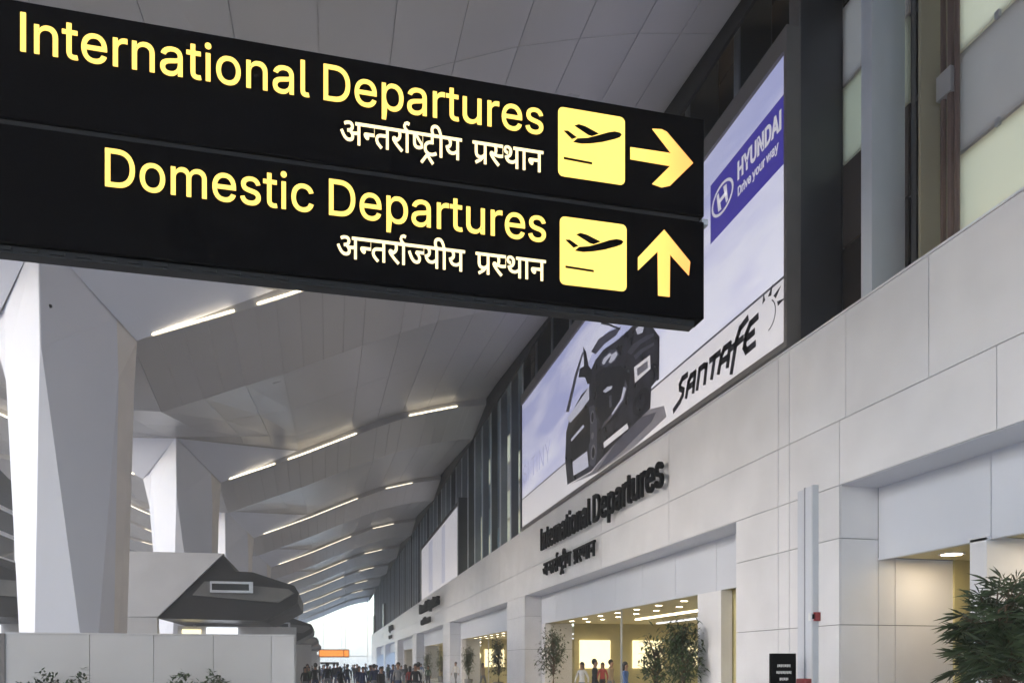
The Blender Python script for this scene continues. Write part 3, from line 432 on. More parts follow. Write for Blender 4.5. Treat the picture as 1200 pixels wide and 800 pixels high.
# strip lights in the step: lit lengths with gaps between
SEGS = [(-5.5, -3.0), (-2.3, 1.6), (4.7, 7.6)]
SEGS2 = [(-5.2, 2.4), (4.7, 7.0)]
LT = ['left', 'middle', 'right']
ORD = ['nearest', 'second nearest', 'third nearest', 'fourth nearest', 'fifth nearest', 'sixth nearest', 'seventh nearest', 'farthest']
for k in range(-1, 8):
    yb = Y0 + PITCH * k
    for si, (a, b) in enumerate(SEGS if k < 2 else SEGS2):
        for side in (1, -1):
            m = MB()
            n = 4
            for q in range(n):
                xa = a + (b - a) * q / n + .01; xb = a + (b - a) * (q + 1) / n - .01
                pts = [(mx(xa, side), yb - .07, zA(xa) + .02), (mx(xb, side), yb - .07, zA(xb) + .02), (mx(xb, side), yb - .02, zA(xb) + .02), (mx(xa, side), yb - .02, zA(xa) + .02)]
                m.slab(pts, (0, 0, .05))
            if side > 0:
                pos = (['beside the columns', 'in the middle of the slope', 'short one towards the glazed wall'] if k < 2 else ['long one by the columns', 'short one towards the glazed wall'])[si]
                bay = 'above the camera' if k < 0 else 'in the %s ceiling fold' % ORD[min(k, 7)]
                lab = 'warm strip light %s, %s' % (bay, pos)
            else: lab = 'strip light on the far left ceiling slope, %s, %s' % ('over the camera' if k < 0 else ORD[min(k, 7)] + ' fold', (['by the columns', 'mid slope', 'outermost'] if k < 2 else ['long inner', 'outermost'])[si])
            o = m.build('strip_light', M_tube if k < 2 else M_tubedim, org=(mx((a + b) / 2, side), yb, zA((a + b) / 2)))
            put(o, lab, 'ceiling light', 'strip lights in the ceiling folds' if side > 0 else 'strip lights on the left slope of the ceiling')

# thin cable under the near ceiling
p1 = onY(268, -6, 19.0); p2 = onY(640, 101, 24.5)
m = MB(); m.tube([(p1[0], 19.0, p1[1]), ((p1[0] + p2[0]) / 2, 21.75, (p1[1] + p2[1]) / 2 - .03), (p2[0], 24.5, p2[1])], .02, 6)
put(m.build('cable', M_rail, org=(p1[0], 19, p1[1])), 'thin dark cable running under the dim ceiling above the departures sign', 'cable')

# ------------------------------------------------------------ columns
def column(k):
    yb = Y0 + PITCH * k
    def P(x, dy, z): return (x, yb + dy, z)
    base = [(-8.13, -2.4), (-6.62, -2.4), (-6.42, -1.0), (-6.38, .3), (-6.9, 1.3), (-8.6, 1.3), (-9.0, .3), (-8.75, -1.3)]
    mid = [(-7.82, -2.85), (-7.78, -2.85), (-6.3, -.8), (-6.08, .2), (-7.0, 2.3), (-8.8, 2.3), (-9.75, .2), (-9.3, -1.1)]
    top = [(-7.82, -3.0, 13.5), (-7.78, -3.0, 13.5), (-6.4, -.6, 12.35), (-5.95, 0, 11.87), (-7.0, 2.6, 13.0), (-9.0, 2.6, 13.0), (-10.05, 0, 11.9), (-9.5, -.6, 12.35)]
    zm = 10.4
    root = thing('faceted_column', (-7.6, yb - .5, 0), '', 'column', 'white faceted columns along the hall')
    sh = MB(); tr = MB()
    A = [P(x, y, 0) for x, y in base]; Bm = [P(x, y, zm) for x, y in mid]; T = [P(x, y, z) for x, y, z in top]
    for i in range(8):
        j = (i + 1) % 8
        t = tr if i == 2 else sh
        if i == 0:
            t.poly([A[0], A[1], Bm[0]]); t.poly([A[1], Bm[1], Bm[0]]); t.poly([Bm[0], Bm[1], T[1], T[0]]); continue
        t.poly([A[i], A[j], Bm[j]]); t.poly([A[i], Bm[j], Bm[i]])
        t.poly([Bm[i], Bm[j], T[j]]); t.poly([Bm[i], T[j], T[i]])
    sh.build('shaft', M_col, root); tr.build('warm_lit_face', M_colwarm, root)  # the second mesh is the narrow facet coloured as if warmly lit
    for side in (1, -1):
        N = (mx(-7.78, side) if side > 0 else -7.82, yb - 3.0, 13.5); Rr = (mx(-5.95, side) if side > 0 else -10.05, yb - .02, 11.9); E = (mx(-1.7, side), yb - .02, 13.99)
        m = MB(); m.slab([N, Rr, E], (0, 0, .06)); m.build('capital_panel', M_cap, root)
        m = MB(); zs = .012
        N2 = Vector(N); E2 = Vector(E)
        m.tube([N2 + Vector((0, 0, -.01)), E2 + Vector((0, 0, -.01))], .03, 4); m.build('capital_edge', M_ceilback, root)
    # small fixings and a sensor dot on the shaft
    return root
cols = [column(k) for k in range(-1, 8)]
CL = ['white faceted column beside the camera, out of the photograph', 'big white faceted column in the left foreground, closest to the viewer', 'second white faceted column, rising behind the pale check-in gable',
      'third white faceted column, above the first dark canopy', 'fourth white faceted column, narrow and beyond the first canopy', 'fifth white faceted column along the hall, small and far',
      'sixth white faceted column along the hall, tiny in the distance', 'seventh white faceted column, nearly hidden in the distance', 'last white faceted column, by the bright end wall']
for o, l in zip(cols, CL): relabel(o, l)
for x, y, z in ((-7.06, 25.16, 9.05), (-7.61, 24.38, 11.7)):
    bm_ = MB(); bm_.tube([(x, y, z - .03), (x - .03, y - .05, z - .05)], .05, 8)
    bm_.build('sensor_cap', M_rail, cols[1])
for (px, py, fx) in ((98, 480, 0), (40, 424, 0)):
    pass


# ------------------------------------------------------------ right wall
XW = 10.0; XF = 10.9
wall = MB()
G = .008
root = thing('terminal_wall', (XW, 0, 0), 'long white panelled wall with deep portals below and a parapet band above', 'wall')
backs = MB()
def clad(y0, y1, z0, z1, X=XW, mat_=None, part=True, stuff=None, name='cladding_panel', th=.03):
    m = stuff if stuff is not None else MB()
    m.box(X, X + th, y0 + G, y1 - G, z0 + G, z1 - G)
    if stuff is None: m.build(name, mat_ or M_clad, root)
PORT = [(-8.5, 13.8)] + [(17.9 + 26 * i, 39.7 + 26 * i) for i in range(6)]
ROWS = [(0, 2.4), (2.4, 4.14), (4.14, 5.2)]
far = MB()
# parapet band
ynear = [-10, -7, -4, -1.2, .8, 2.9, 5.0, 7.15, 9.3, 11.4, 13.6, 15.56, 16.0]
for i in range(len(ynear) - 1):
    clad(ynear[i], ynear[i + 1], 6.5, 8.6)
ylow = [-10, -6, -2, 1.5, 4.4, 7.2, 10.0, 13.8, 15.56, 16.0]
for i in range(len(ylow) - 1): clad(ylow[i], ylow[i + 1], 5.2, 6.5)
y = 16.0
cuts = [16.0]
while cuts[-1] < 189: cuts.append(cuts[-1] + (6.0 if cuts[-1] > 17 else 5.9))
for i in range(len(cuts) - 1):
    if cuts[i] < 64:
        clad(cuts[i], cuts[i + 1], 6.5, 8.6); clad(cuts[i], cuts[i + 1], 5.2, 6.5)
    else:
        clad(cuts[i], cuts[i + 1], 6.5, 8.6, stuff=far); clad(cuts[i], cuts[i + 1], 5.2, 6.5, stuff=far)
backs.box(XW + .035, XF - .02, -10, 190, 5.205, 8.59)
# parapet coping
m = MB(); m.box(XW - .02, 11.2, -10, 190, 8.6, 8.64); m.build('coping', M_clad, root)
# solid piers
for i in range(len(PORT)):
    a = PORT[i][1]; b = PORT[i + 1][0] if i + 1 < len(PORT) else 190
    if a > 185: break
    ys = [a, 15.56, 16.0, b] if i == 0 else [a, b]
    for z0, z1 in ROWS:
        for q in range(len(ys) - 1):
            clad(ys[q], ys[q + 1], z0, z1, stuff=None if a < 70 else far)
    backs.box(XW + .035, XF + .4, a + .03, b - .03, 0, 5.2)
    # jamb (faces the viewer) of this pier, joints follow the rows
    x1 = 13.0 if i == 0 else 12.6
    for z0, z1 in ROWS:
        segs = [(XW + .03, XF), (XF, 11.3), (11.3, x1)] if z1 < 5 else [(XW + .03, XF)]
        for xa, xb in segs:
            m = MB(); m.box(xa + G, xb - G, a, a + .03, z0 + G, (z1 if not (xa >= XF and z1 > 3.77) else 3.77) - G)
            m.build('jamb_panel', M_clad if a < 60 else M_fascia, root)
            if xa >= XF and z1 > 3.77: pass
    backs.box(XF + .4, x1, a + .04, a + .3, 0, 4.4)
if len(far.v): put(far.build('cladding_panel', M_clad, root), kind='stuff')
# recessed fascia above each portal, its soffits
inner = MB()
for i, (a, b) in enumerate(PORT):
    n = max(1, round((b - a) / 2.9)) if i < 2 else 4
    for q in range(n):
        y0_, y1_ = a + (b - a) * q / n, a + (b - a) * (q + 1) / n
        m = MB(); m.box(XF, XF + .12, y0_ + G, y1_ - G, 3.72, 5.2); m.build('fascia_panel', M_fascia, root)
    backs.box(XF + .06, XF + .16, a, b, 3.76, 5.2)
    # far-end returns
    m = MB(); m.box(XW + .03, XF, b - .03 if False else a - .0, a + .02, 0, 5.2) if False else None
backs.build('wall_core', M_cladback, root)
m = MB()
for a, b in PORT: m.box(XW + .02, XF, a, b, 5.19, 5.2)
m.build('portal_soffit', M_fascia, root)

# ------------------------------------------------------------ lit rooms behind the portals
def lit_room(i, a, b, first=False):
    # ceiling, back wall, glass line
    cen = (12.5, (a + b) / 2, 0)
    rr = thing('lobby_room', cen, '', 'lobby')
    m = MB(); m.box(XF + .17, 26, a + (.0 if not first else 0), b, 3.77, 3.85); m.build('lobby_ceiling', M_intceil, rr)
    m = MB(); m.box(26, 26.1, a, b, 0, 3.77); m.build('back_wall', M_interior, rr)
    m = MB(); m.box(12.7, 26, b, b + .05, 0, 3.77)
    m.build('side_wall', M_interior, rr)
    return rr
# portal nearest the camera: vestibule with a return wall
r0 = lit_room(0, -8.5, 13.75, True); relabel(r0, 'warm lit vestibule inside the nearest portal, lower right')
m = MB()
blk = MB(); blk.box(XF, 14.5, 11.1, 11.46, 0, 3.765); blk.build('return_wall', M_clad, r0)
for x in (11.95,):
    m = MB(); m.box(x, x + .012, 11.093, 11.1, 0, 3.765); m.build('wall_joint', M_cladback, r0)
def downlight(x, y, z, r, lab, grp=None, bright=True):
    t = thing('downlight', (x, y, z), lab, 'ceiling light', grp)
    m = MB()
    n = 18
    for k in range(n):
        q0, q1 = 2 * math.pi * k / n, 2 * math.pi * (k + 1) / n
        m.slab([(x + rr_ * math.cos(q), y + rr_ * math.sin(q), z) for rr_, q in ((r, q0), (r * 1.25, q0), (r * 1.25, q1), (r, q1))], (0, 0, -.025))
    m.build('trim_ring', M_white, t)
    m = MB(); m.disc((x, y, z - .004), r * .98, 16, .012); m.build('lens', M_downbright if bright else M_down, t)
    return t
downlight(11.87, 12.93, 3.77, .19, 'bright round downlight in the soffit of the nearest portal, above the palm')
downlight(11.6, 10.2, 3.77, .17, 'round downlight behind the near return wall, at the right edge')
# portals B, C, D...
def portal_room(i):
    a, b = PORT[i]
    rr = lit_room(i, a, b); 
    relabel(rr, ['', 'yellow lit lobby behind the large portal under the wall lettering', 'yellow lit lobby behind the second large portal', 'yellow lit lobby behind the third portal, small in the distance', 'yellow lit lobby behind the fourth portal, tiny and far'][i])
    m = MB(); m.box(XF, XF + .35, a + 2.45, a + 3.9, 0, 3.72); m.build('portal_pier', M_clad, rr)
    m = MB(); m.box(XF + .4, XF + .55, a + .05, a + 2.6, 0, 3.765); m.build('pier_return', M_interior, rr)
    m = MB(); m.box(XF, XF + .35, b - .7, b - .02, 0, 3.72); m.build('portal_pier', M_clad, rr)
    n = 5
    y0_, y1_ = a + 3.9, b - .7
    for q in range(n):
        ya, yb = y0_ + (y1_ - y0_) * q / n, y0_ + (y1_ - y0_) * (q + 1) / n
        if q in (2,): 
            m = MB(); m.box(XF + .17, XF + .24, ya - .02, ya + .02, 0, 3.72); m.build('mullion', M_silver, rr)
    # lit panels and shelves on the far wall of the room
    rnd = random.Random(i)
    for q in range(7):
        yy = a + 1.5 + q * 3.0
        m = MB(); m.box(25.8, 25.99, yy, yy + rnd.uniform(1.6, 2.6), 1.2 + rnd.uniform(0, .6), 2.9 + rnd.uniform(-.3, .4)); m.build('lit_panel', M_shop, rr)
    for q in range(9):
        yy = a + 5 + q * 1.9; xx = rnd.uniform(14, 23); hh = rnd.uniform(1.1, 2.3)
        m = MB(); m.box(xx, xx + rnd.uniform(.5, 1.2), yy, yy + rnd.uniform(.8, 1.6), 0, hh); m.box(xx + .05, xx + .45, yy + .05, yy + .7, hh, hh + .12); m.build('display_unit', rnd.choice([M_findark, M_stem, M_interior, M_brown, M_clad]), rr, bevel=.01)
    for q in range(4):
        xx = 13 + q * 3
        m = MB(); m.box(xx, xx + 1.7, b - .12, b - .01, 1.4, 2.9); m.build('lit_panel', M_shop, rr)
    for rx, ry0 in ((14.2, a + 3), (16.6, a + 6), (19.5, a + 4)):
        m = MB(); m.box(rx, rx + .16, ry0, ry0 + 14, 3.70, 3.765); m.build('light_bar', M_tube if rx < 15 else M_glow, rr)
    for j in range(8 if i < 3 else 4):
        for rx in (11.75, 12.75):
            yy = a + 4.5 + j * (2.1 if i < 3 else 4.2) + (.4 if rx > 12 else 0)
            downlight(rx, yy, 3.77, .12, ('%s downlight in the %s row, ceiling of the %s' % (['first', 'second', 'third', 'fourth', 'fifth', 'sixth', 'seventh', 'eighth'][j], 'front' if rx < 12 else 'back', ['', 'portal under the wall lettering', 'second large portal', 'third portal', 'fourth portal'][i])),
                      'downlights inside the portal %s' % ['', 'under the wall lettering', 'beyond it', 'third along', 'fourth along'][i], True)
for i in (1, 2, 3, 4): portal_room(i)

# ------------------------------------------------------------ glazed upper wall with fins
fac = thing('upper_facade', (11.3, 0, 8.6), 'tall wall of dull glass panels and vertical metal fins above the parapet', 'glass wall')
FP = 2.89
fin_y = [13.1 + 2.6 * 0] + [15.5 + FP * i for i in range(0, 61)]
zr = [8.6, 10.97, 12.83, 14.6, 16.4, 18.8, 22.0]
cells = [(-9 + 4.2 * i, -9 + 4.2 * (i + 1)) for i in range(4)] + [(7.8, 12.3), (12.3, 13.1), (13.4, 15.5)] + [(15.87 + FP * i, 15.5 + FP * (i + 1)) for i in range(60)]
rest = MB(); rnd = random.Random(3)
for ci, (ya, yb) in enumerate(cells):
    for r in range(6):
        g = .025
        args = (11.30, 11.36, ya + g, yb - g, zr[r] + g, zr[r + 1] - g)
        if ci < 5: key = ['green', 'grey', 'green', 'grey', 'dark', 'dark'][r]
        elif ci == 5: key = ['dark', 'yellow', 'yellow', 'yellow', 'brown', 'dark'][r]
        elif ci == 6: key = ['dark', 'brown', 'yellow', 'grey', 'dark', 'dark'][r]
        elif ya < 44: key = rnd.choice(['dark', 'dark', 'brown', 'blue']) if r < 4 else 'dark'
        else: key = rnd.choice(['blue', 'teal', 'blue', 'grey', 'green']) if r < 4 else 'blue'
        if ya < 75:
            m = MB(); m.box(*args); m.build('glass_panel', M_pan[key], fac)
        else: rest.box(*args)
rest2 = rest
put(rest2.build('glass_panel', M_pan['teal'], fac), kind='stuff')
m = MB()
for zz in zr: m.box(11.37, 11.47, -10, 190, zz - .06, zz + .06)
for ya, yb in cells:
    m.box(11.375, 11.465, ya - .2, ya + .07, 8.6, 22); m.box(11.375, 11.465, yb - .07, yb + .2, 8.6, 22)
m.box(11.37, 11.47, -10, 190, 21.6, 22)
m.build('frame_grid', M_cladback, fac)
# glass clips in the joints of the near panels
for zz in (10.97, 12.83, 14.6):
    for yy in (11.2, 10.4, 9.3, 8.6):
        m = MB(); m.box(11.24, 11.30, yy, yy + .09, zz - .06, zz + .06); m.build('glass_clip', M_silver, fac)
def fin(y, th, x0, x1, m1, m2, z1=21.9):
    m = MB(); m.mi = 0; m.box(x0 + .05, x1, y, y + th, 8.64, z1); m.mi = 1; m.box(x0, x0 + .05, y - .004, y + th + .004, 8.64, z1)
    return m.build('fin', [m1, m2], fac)
fin(13.1, .3, 10.2, 10.95, M_finlight, M_finlight)
farfins = MB()
for i, y in enumerate(fin_y[1:]):
    if y > 188: break
    if i == 0: fin(15.5, .37, 10.2, 11.3, M_findark, M_brown)
    elif y < 46 and i < 9: fin(y, .25, 10.35, 11.3, M_findark, M_fin)
    else: fin(y, .22, 10.35, 10.8, M_fin if i % 3 else M_findark, M_finlight)
m = MB(); m.box(10.6, 11.3, 12.28, 12.34, 8.64, 21.9); m.build('fin_rib', M_pan['yellow'], fac)
for yy, rr_ in ((12.12, .05), (11.94, .06), (11.80, .045)):
    m = MB(); m.tube([(10.95, yy, 8.64), (10.95, yy, 21.9)], rr_, 8)
    o = m.build('drain_pipe', M_pipe, org=(10.95, yy, 8.64)); put(o, {12.12: 'thin dark brown pipe on the glazed wall, leftmost of the three', 11.94: 'thickest dark brown pipe on the glazed wall, middle of three', 11.80: 'thin dark brown pipe on the glazed wall, rightmost of three'}[yy], 'pipe', 'brown pipes beside the grey fin')
m = MB(); m.box(10.86, 11.05, 11.86, 12.2, 11.9, 12.35); put(m.build('pipe_bracket', M_silver, org=(10.95, 12, 12)), 'pale bracket clamped across the brown pipes', 'bracket')
# slanted dim soffit strip where ceiling meets glazed wall
m = MB(); m.box(9.42, 9.5, -33, 190, zC(9.4) - 1.0, zC(9.4) + .7); put(m.build('ceiling_edge_beam', M_rail, ceiling))

m = MB(); m.box(10, 10.4, -33, -10.02, 0, 21.95); m.build('rear_wall_stretch', M_clad, fac)
# ------------------------------------------------------------ end wall: bright glazing
ew = thing('end_glazing', (-8, 190, 0), 'bright glass wall closing the far end of the hall', 'glass wall')
m = MB()
for x in range(-27, 12, 6): m.box(x, x + .1, 190, 190.3, 0, 22)
for z in (3.5,): m.box(-27, 12, 190.02, 190.2, z, z + .12)
m.build('mullion_grid', M_white, ew)
m = MB(); m.box(-27, 12, 190.1, 190.12, 0, 22); m.build('glass_sheet', M_glass, ew)
# ------------------------------------------------------------ left side: glazed wall with white transoms
lw = thing('left_glazing', (-27.5, 60, 0), 'far glazed wall with white horizontal bars behind the columns', 'glass wall')
m = MB()
for z in (2.2, 4.0, 6.2, 8.4, 10.6, 12.8, 15): m.box(-27.7, -27.4, -33, 190, z, z + .28)
m.build('transoms', M_white, lw)
m = MB()
for y in range(-33, 190, 8): m.box(-27.8, -27.5, y, y + .25, 0, 22)
m.build('posts', M_white, lw)
m = MB(); m.box(-27.62, -27.6, -33, 190, 0, 22); m.build('glass_sheet', M_tint, lw)

# ============================================================ BILLBOARDS
def bb_frame(root_, y0, y1, z0, z1, th=.12, xf=9.9):
    m = MB(); m.box(xf, xf + .3, y0, y1, z0 - .14, z0); m.build('bottom_rail', M_brown, root_)
    m = MB(); m.box(xf, xf + .3, y0, y1, z1, z1 + .5); m.build('top_rail', M_brown, root_)
    m = MB(); m.box(xf, xf + .3, y0 - th, y0, z0 - .14, z1 + .5); m.build('side_rail', M_brown, root_)
    m = MB(); m.box(xf, xf + .3, y1, y1 + th, z0 - .14, z1 + .5); m.build('side_rail', M_rail, root_)

def poster_mat():
    m = bpy.data.materials.new('printed_sky_poster'); m.use_nodes = True
    n = m.node_tree; p = n.nodes['Principled BSDF']; p.inputs['Roughness'].default_value = .35
    g = n.nodes.new('ShaderNodeNewGeometry')
    mp = n.nodes.new('ShaderNodeMapping'); mp.inputs['Scale'].default_value = (1, .12, .55); mp.inputs['Rotation'].default_value = (R(-14), 0, 0)
    no = n.nodes.new('ShaderNodeTexNoise'); no.inputs['Scale'].default_value = 1.1; no.inputs['Detail'].default_value = 7; no.inputs['Distortion'].default_value = .4
    n.links.new(g.outputs['Position'], mp.inputs[0]); n.links.new(mp.outputs[0], no.inputs[0])
    sp = n.nodes.new('ShaderNodeSeparateXYZ'); n.links.new(g.outputs['Position'], sp.inputs[0])
    mr = n.nodes.new('ShaderNodeMapRange'); mr.inputs['From Min'].default_value = 10.3; mr.inputs['From Max'].default_value = 15.3
    mr.inputs['To Min'].default_value = -.12; mr.inputs['To Max'].default_value = .10
    n.links.new(sp.outputs[2], mr.inputs[0])
    ad = n.nodes.new('ShaderNodeMath'); n.links.new(no.outputs['Fac'], ad.inputs[0]); n.links.new(mr.outputs[0], ad.inputs[1])
    my = n.nodes.new('ShaderNodeMapRange'); my.inputs['From Min'].default_value = 20; my.inputs['From Max'].default_value = 34
    my.inputs['To Min'].default_value = -.05; my.inputs['To Max'].default_value = .07
    n.links.new(sp.outputs[1], my.inputs[0])
    ad2 = n.nodes.new('ShaderNodeMath'); n.links.new(ad.outputs[0], ad2.inputs[0]); n.links.new(my.outputs[0], ad2.inputs[1])
    cr = n.nodes.new('ShaderNodeValToRGB')
    e = cr.color_ramp.elements
    e[0].position = .36; e[0].color = (.70, .70, .80, 1); e[1].position = .66; e[1].color = (.38, .40, .64, 1)
    x = e.new(.50); x.color = (.58, .58, .75, 1)
    n.links.new(ad2.outputs[0], cr.inputs[0]); n.links.new(cr.outputs[0], p.inputs['Base Color']); n.links.new(cr.outputs[0], p.inputs['Emission Color']); p.inputs['Emission Strength'].default_value = .09
    return m
M_poster = poster_mat()
M_pwhite = mat('printed_white', (.68, .66, .68), .35, var=.03, emit=(.68, .66, .70), es=.075)
M_pnavy = mat('printed_navy', (.045, .035, .27), .35, var=.05, emit=(.045, .035, .27), es=.10)
M_pblack = mat('printed_black', (.02, .02, .028), .35, var=.1)
M_poster2 = mat('printed_pale_lavender', (.45, .47, .68), .35, var=.12, emit=(.45, .47, .68), es=.09)
M_pdark = mat('printed_charcoal', (.030, .030, .042), .3, var=.85, scale=1.6)
M_pmid = mat('printed_grey', (.16, .16, .21), .35, var=.15)
M_plight = mat('printed_pale_grey', (.42, .42, .50), .35, var=.1, emit=(.42, .42, .50), es=.1)
M_pfaint = mat('printed_faint_lilac', (.42, .42, .58), .35, var=.05, emit=(.42, .42, .58), es=.09)
M_pshadow = mat('printed_soft_grey', (.36, .35, .40), .35, var=.1)

A0, A1, AZ0, AZ1 = 15.62, 40.2, 8.8, 15.3
XP = 9.98
bb = thing('billboard', (XP, A0, AZ0), 'huge car advertisement billboard with a black car on a pale blue background', 'billboard')
bb_frame(bb, A0, A1, AZ0, AZ1)
m = MB(); m.box(XP, XP + .05, A0, A1, AZ0, AZ1); m.build('poster', M_poster, bb)
m = MB(); m.box(XP - .004, XP + .01, A0 + .002, A1 - .002, AZ0 + .002, 10.28); m.build('white_strip', M_pwhite, bb)
m = MB(); m.box(XP - .007, XP, A0 + .002, A1 - .002, 10.28, 10.34); m.build('strip_line', M_pmid, bb)
m = MB(); m.box(XP + .06, XP + 1.3, 15.9, A1 + .1, AZ0 - .1, AZ1 + .45); m.build('light_box', M_rail, bb)
m = MB(); m.box(XP - .007, XP, A0 + .003, 19.2, 12.86, 14.42); m.build('logo_panel', M_pnavy, bb)
def onwall(pts, layer, mt, name='car_picture_piece', parent=bb):
    m = MB()
    q = [onX(px, py, XP) for px, py in pts]
    m.slab([(XP - .004 - .003 * layer, a, z) for a, z in q], (-.002, 0, 0))
    return m
RIGHT = (0, -1, 0); UP = (0, 0, 1)
def walltext(gl, y_left, y_right, z, h, mt, name, parent, depth=.004, offset=0, shear=0, capu=509, xpos=XP - .008, perletter=False):
    ms = glyph_mesh(gl, (xpos, y_left, z), RIGHT, UP, abs(y_left - y_right), h, capu, depth, offset, shear)
    if perletter:
        for q in ms: q.build(name, mt, parent)
    else: join(ms).build(name, mt, parent)
# logo: slanted H inside an oval ring
oy, oz = 18.55, 13.72
m = MB(); n = 28
for k in range(n):
    q0, q1 = 2 * math.pi * k / n, 2 * math.pi * (k + 1) / n
    m.slab([(XP - .009, oy + ra * math.cos(q), oz + rb * math.sin(q)) for ra, rb, q in ((.50, .33, q0), (.58, .40, q0), (.58, .40, q1), (.50, .33, q1))], (-.002, 0, 0))
for pts in ([(.30, .22), (.20, .24), (.05, -.26), (.22, -.24)], [(-.05, .26), (-.22, .24), (-.30, -.22), (-.2, -.24)], [(.2, .05), (-.2, .07), (-.24, -.04), (.15, -.06)]):
    m.slab([(XP - .009, oy + a, oz + b) for a, b in pts], (-.002, 0, 0))
m.build('logo_mark', M_pwhite, bb)
walltext(latin('HYUNDAI', track=10), 17.75, 15.85, 13.72, .42, M_pwhite, 'brand_lettering', bb, offset=.022)
walltext(latin('Drive your way'), 17.75, 15.95, 13.30, .22, M_pwhite, 'slogan_lettering', bb, offset=.008)
# SANTA FE italic rounded lettering made of strokes
def strokes_on(strks, y_left, zb, sc_, sw, mt, name, slant=.28):
    m = MB()
    for st in strks:
        P = [((x + slant * y) * sc_[0], y * sc_[1]) for x, y in st]
        for i in range(len(P) - 1):
            o = stroke([P[i], P[i + 1]], sw)
            dx, dy = P[i + 1][0] - P[i][0], P[i + 1][1] - P[i][1]; l = math.hypot(dx, dy); ex, ey = dx / l * sw * .35, dy / l * sw * .35
            o = [[o[0][0] - ex, o[0][1] - ey], [o[1][0] + ex, o[1][1] + ey], [o[2][0] + ex, o[2][1] + ey], [o[3][0] - ex, o[3][1] - ey]]
            m.slab([(XP - .011, y_left - a, zb + b) for a, b in o], (-.002, 0, 0))
    return m.build(name, mt, bb)
SF = [[(.75, 1.0), (.3, 1.0), (.12, .82), (.2, .6), (.55, .42), (.55, .2), (.35, 0), (-.2, -.22)],
      [(.95, 0), (1.0, .6), (1.15, .8), (1.55, .8), (1.6, 0)], [(1.0, .36), (1.58, .36)],
      [(1.95, 0), (1.95, .8), (2.3, .8), (2.55, .72), (2.6, 0)],
      [(2.85, .82), (3.6, .82)], [(3.22, .82), (3.2, 0)],
      [(3.75, 0), (3.8, .6), (3.95, .84), (4.4, .84), (4.45, 0)], [(3.8, .36), (4.4, .36)],
      [(4.85, -.4), (4.9, .8), (5.05, 1.15), (5.5, 1.3)], [(4.6, .62), (5.35, .66)],
      [(6.25, 1.05), (5.8, 1.0), (5.6, .7), (5.6, .25), (5.8, .02), (6.35, .05)], [(5.62, .52), (6.15, .56)]]
yl, zl = onX(791, 466, XP); yr, zr_ = onX(893, 395, XP)
strokes_on(SF, 21.3, 9.26, ((21.3 - 16.6) / 6.9, .60), .17, M_pblack, 'model_lettering')
m = MB()
for a0, a1, rad, l in ((100, 118, .42, .2), (66, 84, .44, .26), (34, 52, .45, .3), (5, 20, .46, .3)):
    for rr_ in (0,):
        q0, q1 = R(a0), R(a1); qm = (q0 + q1) / 2
        cy, cz = 16.42, 9.72
        m.slab([(XP - .011, cy - rad * math.cos(q0), cz + rad * math.sin(q0)), (XP - .011, cy - rad * math.cos(q1), cz + rad * math.sin(q1)), (XP - .011, cy - (rad + l) * math.cos(qm - .1), cz + (rad + l) * math.sin(qm - .1))], (-.002, 0, 0))
pts = [(16.42 - .36 * math.cos(R(q)), 9.72 + .36 * math.sin(R(q))) for q in range(-80, 70, 15)]
o_ = stroke(pts, .03); m.slab([(XP - .011, a, b) for a, b in o_], (-.002, 0, 0)) if False else None
for i in range(len(pts) - 1):
    s4 = stroke([pts[i], pts[i + 1]], .03); m.slab([(XP - .011, a, b) for a, b in s4], (-.002, 0, 0))
m.build('sun_emblem', M_pblack, bb)
walltext(latin('SI TINY'), 40.0, 34.7, 11.05, .95, M_pfaint, 'faint_lettering', bb, offset=-.004)

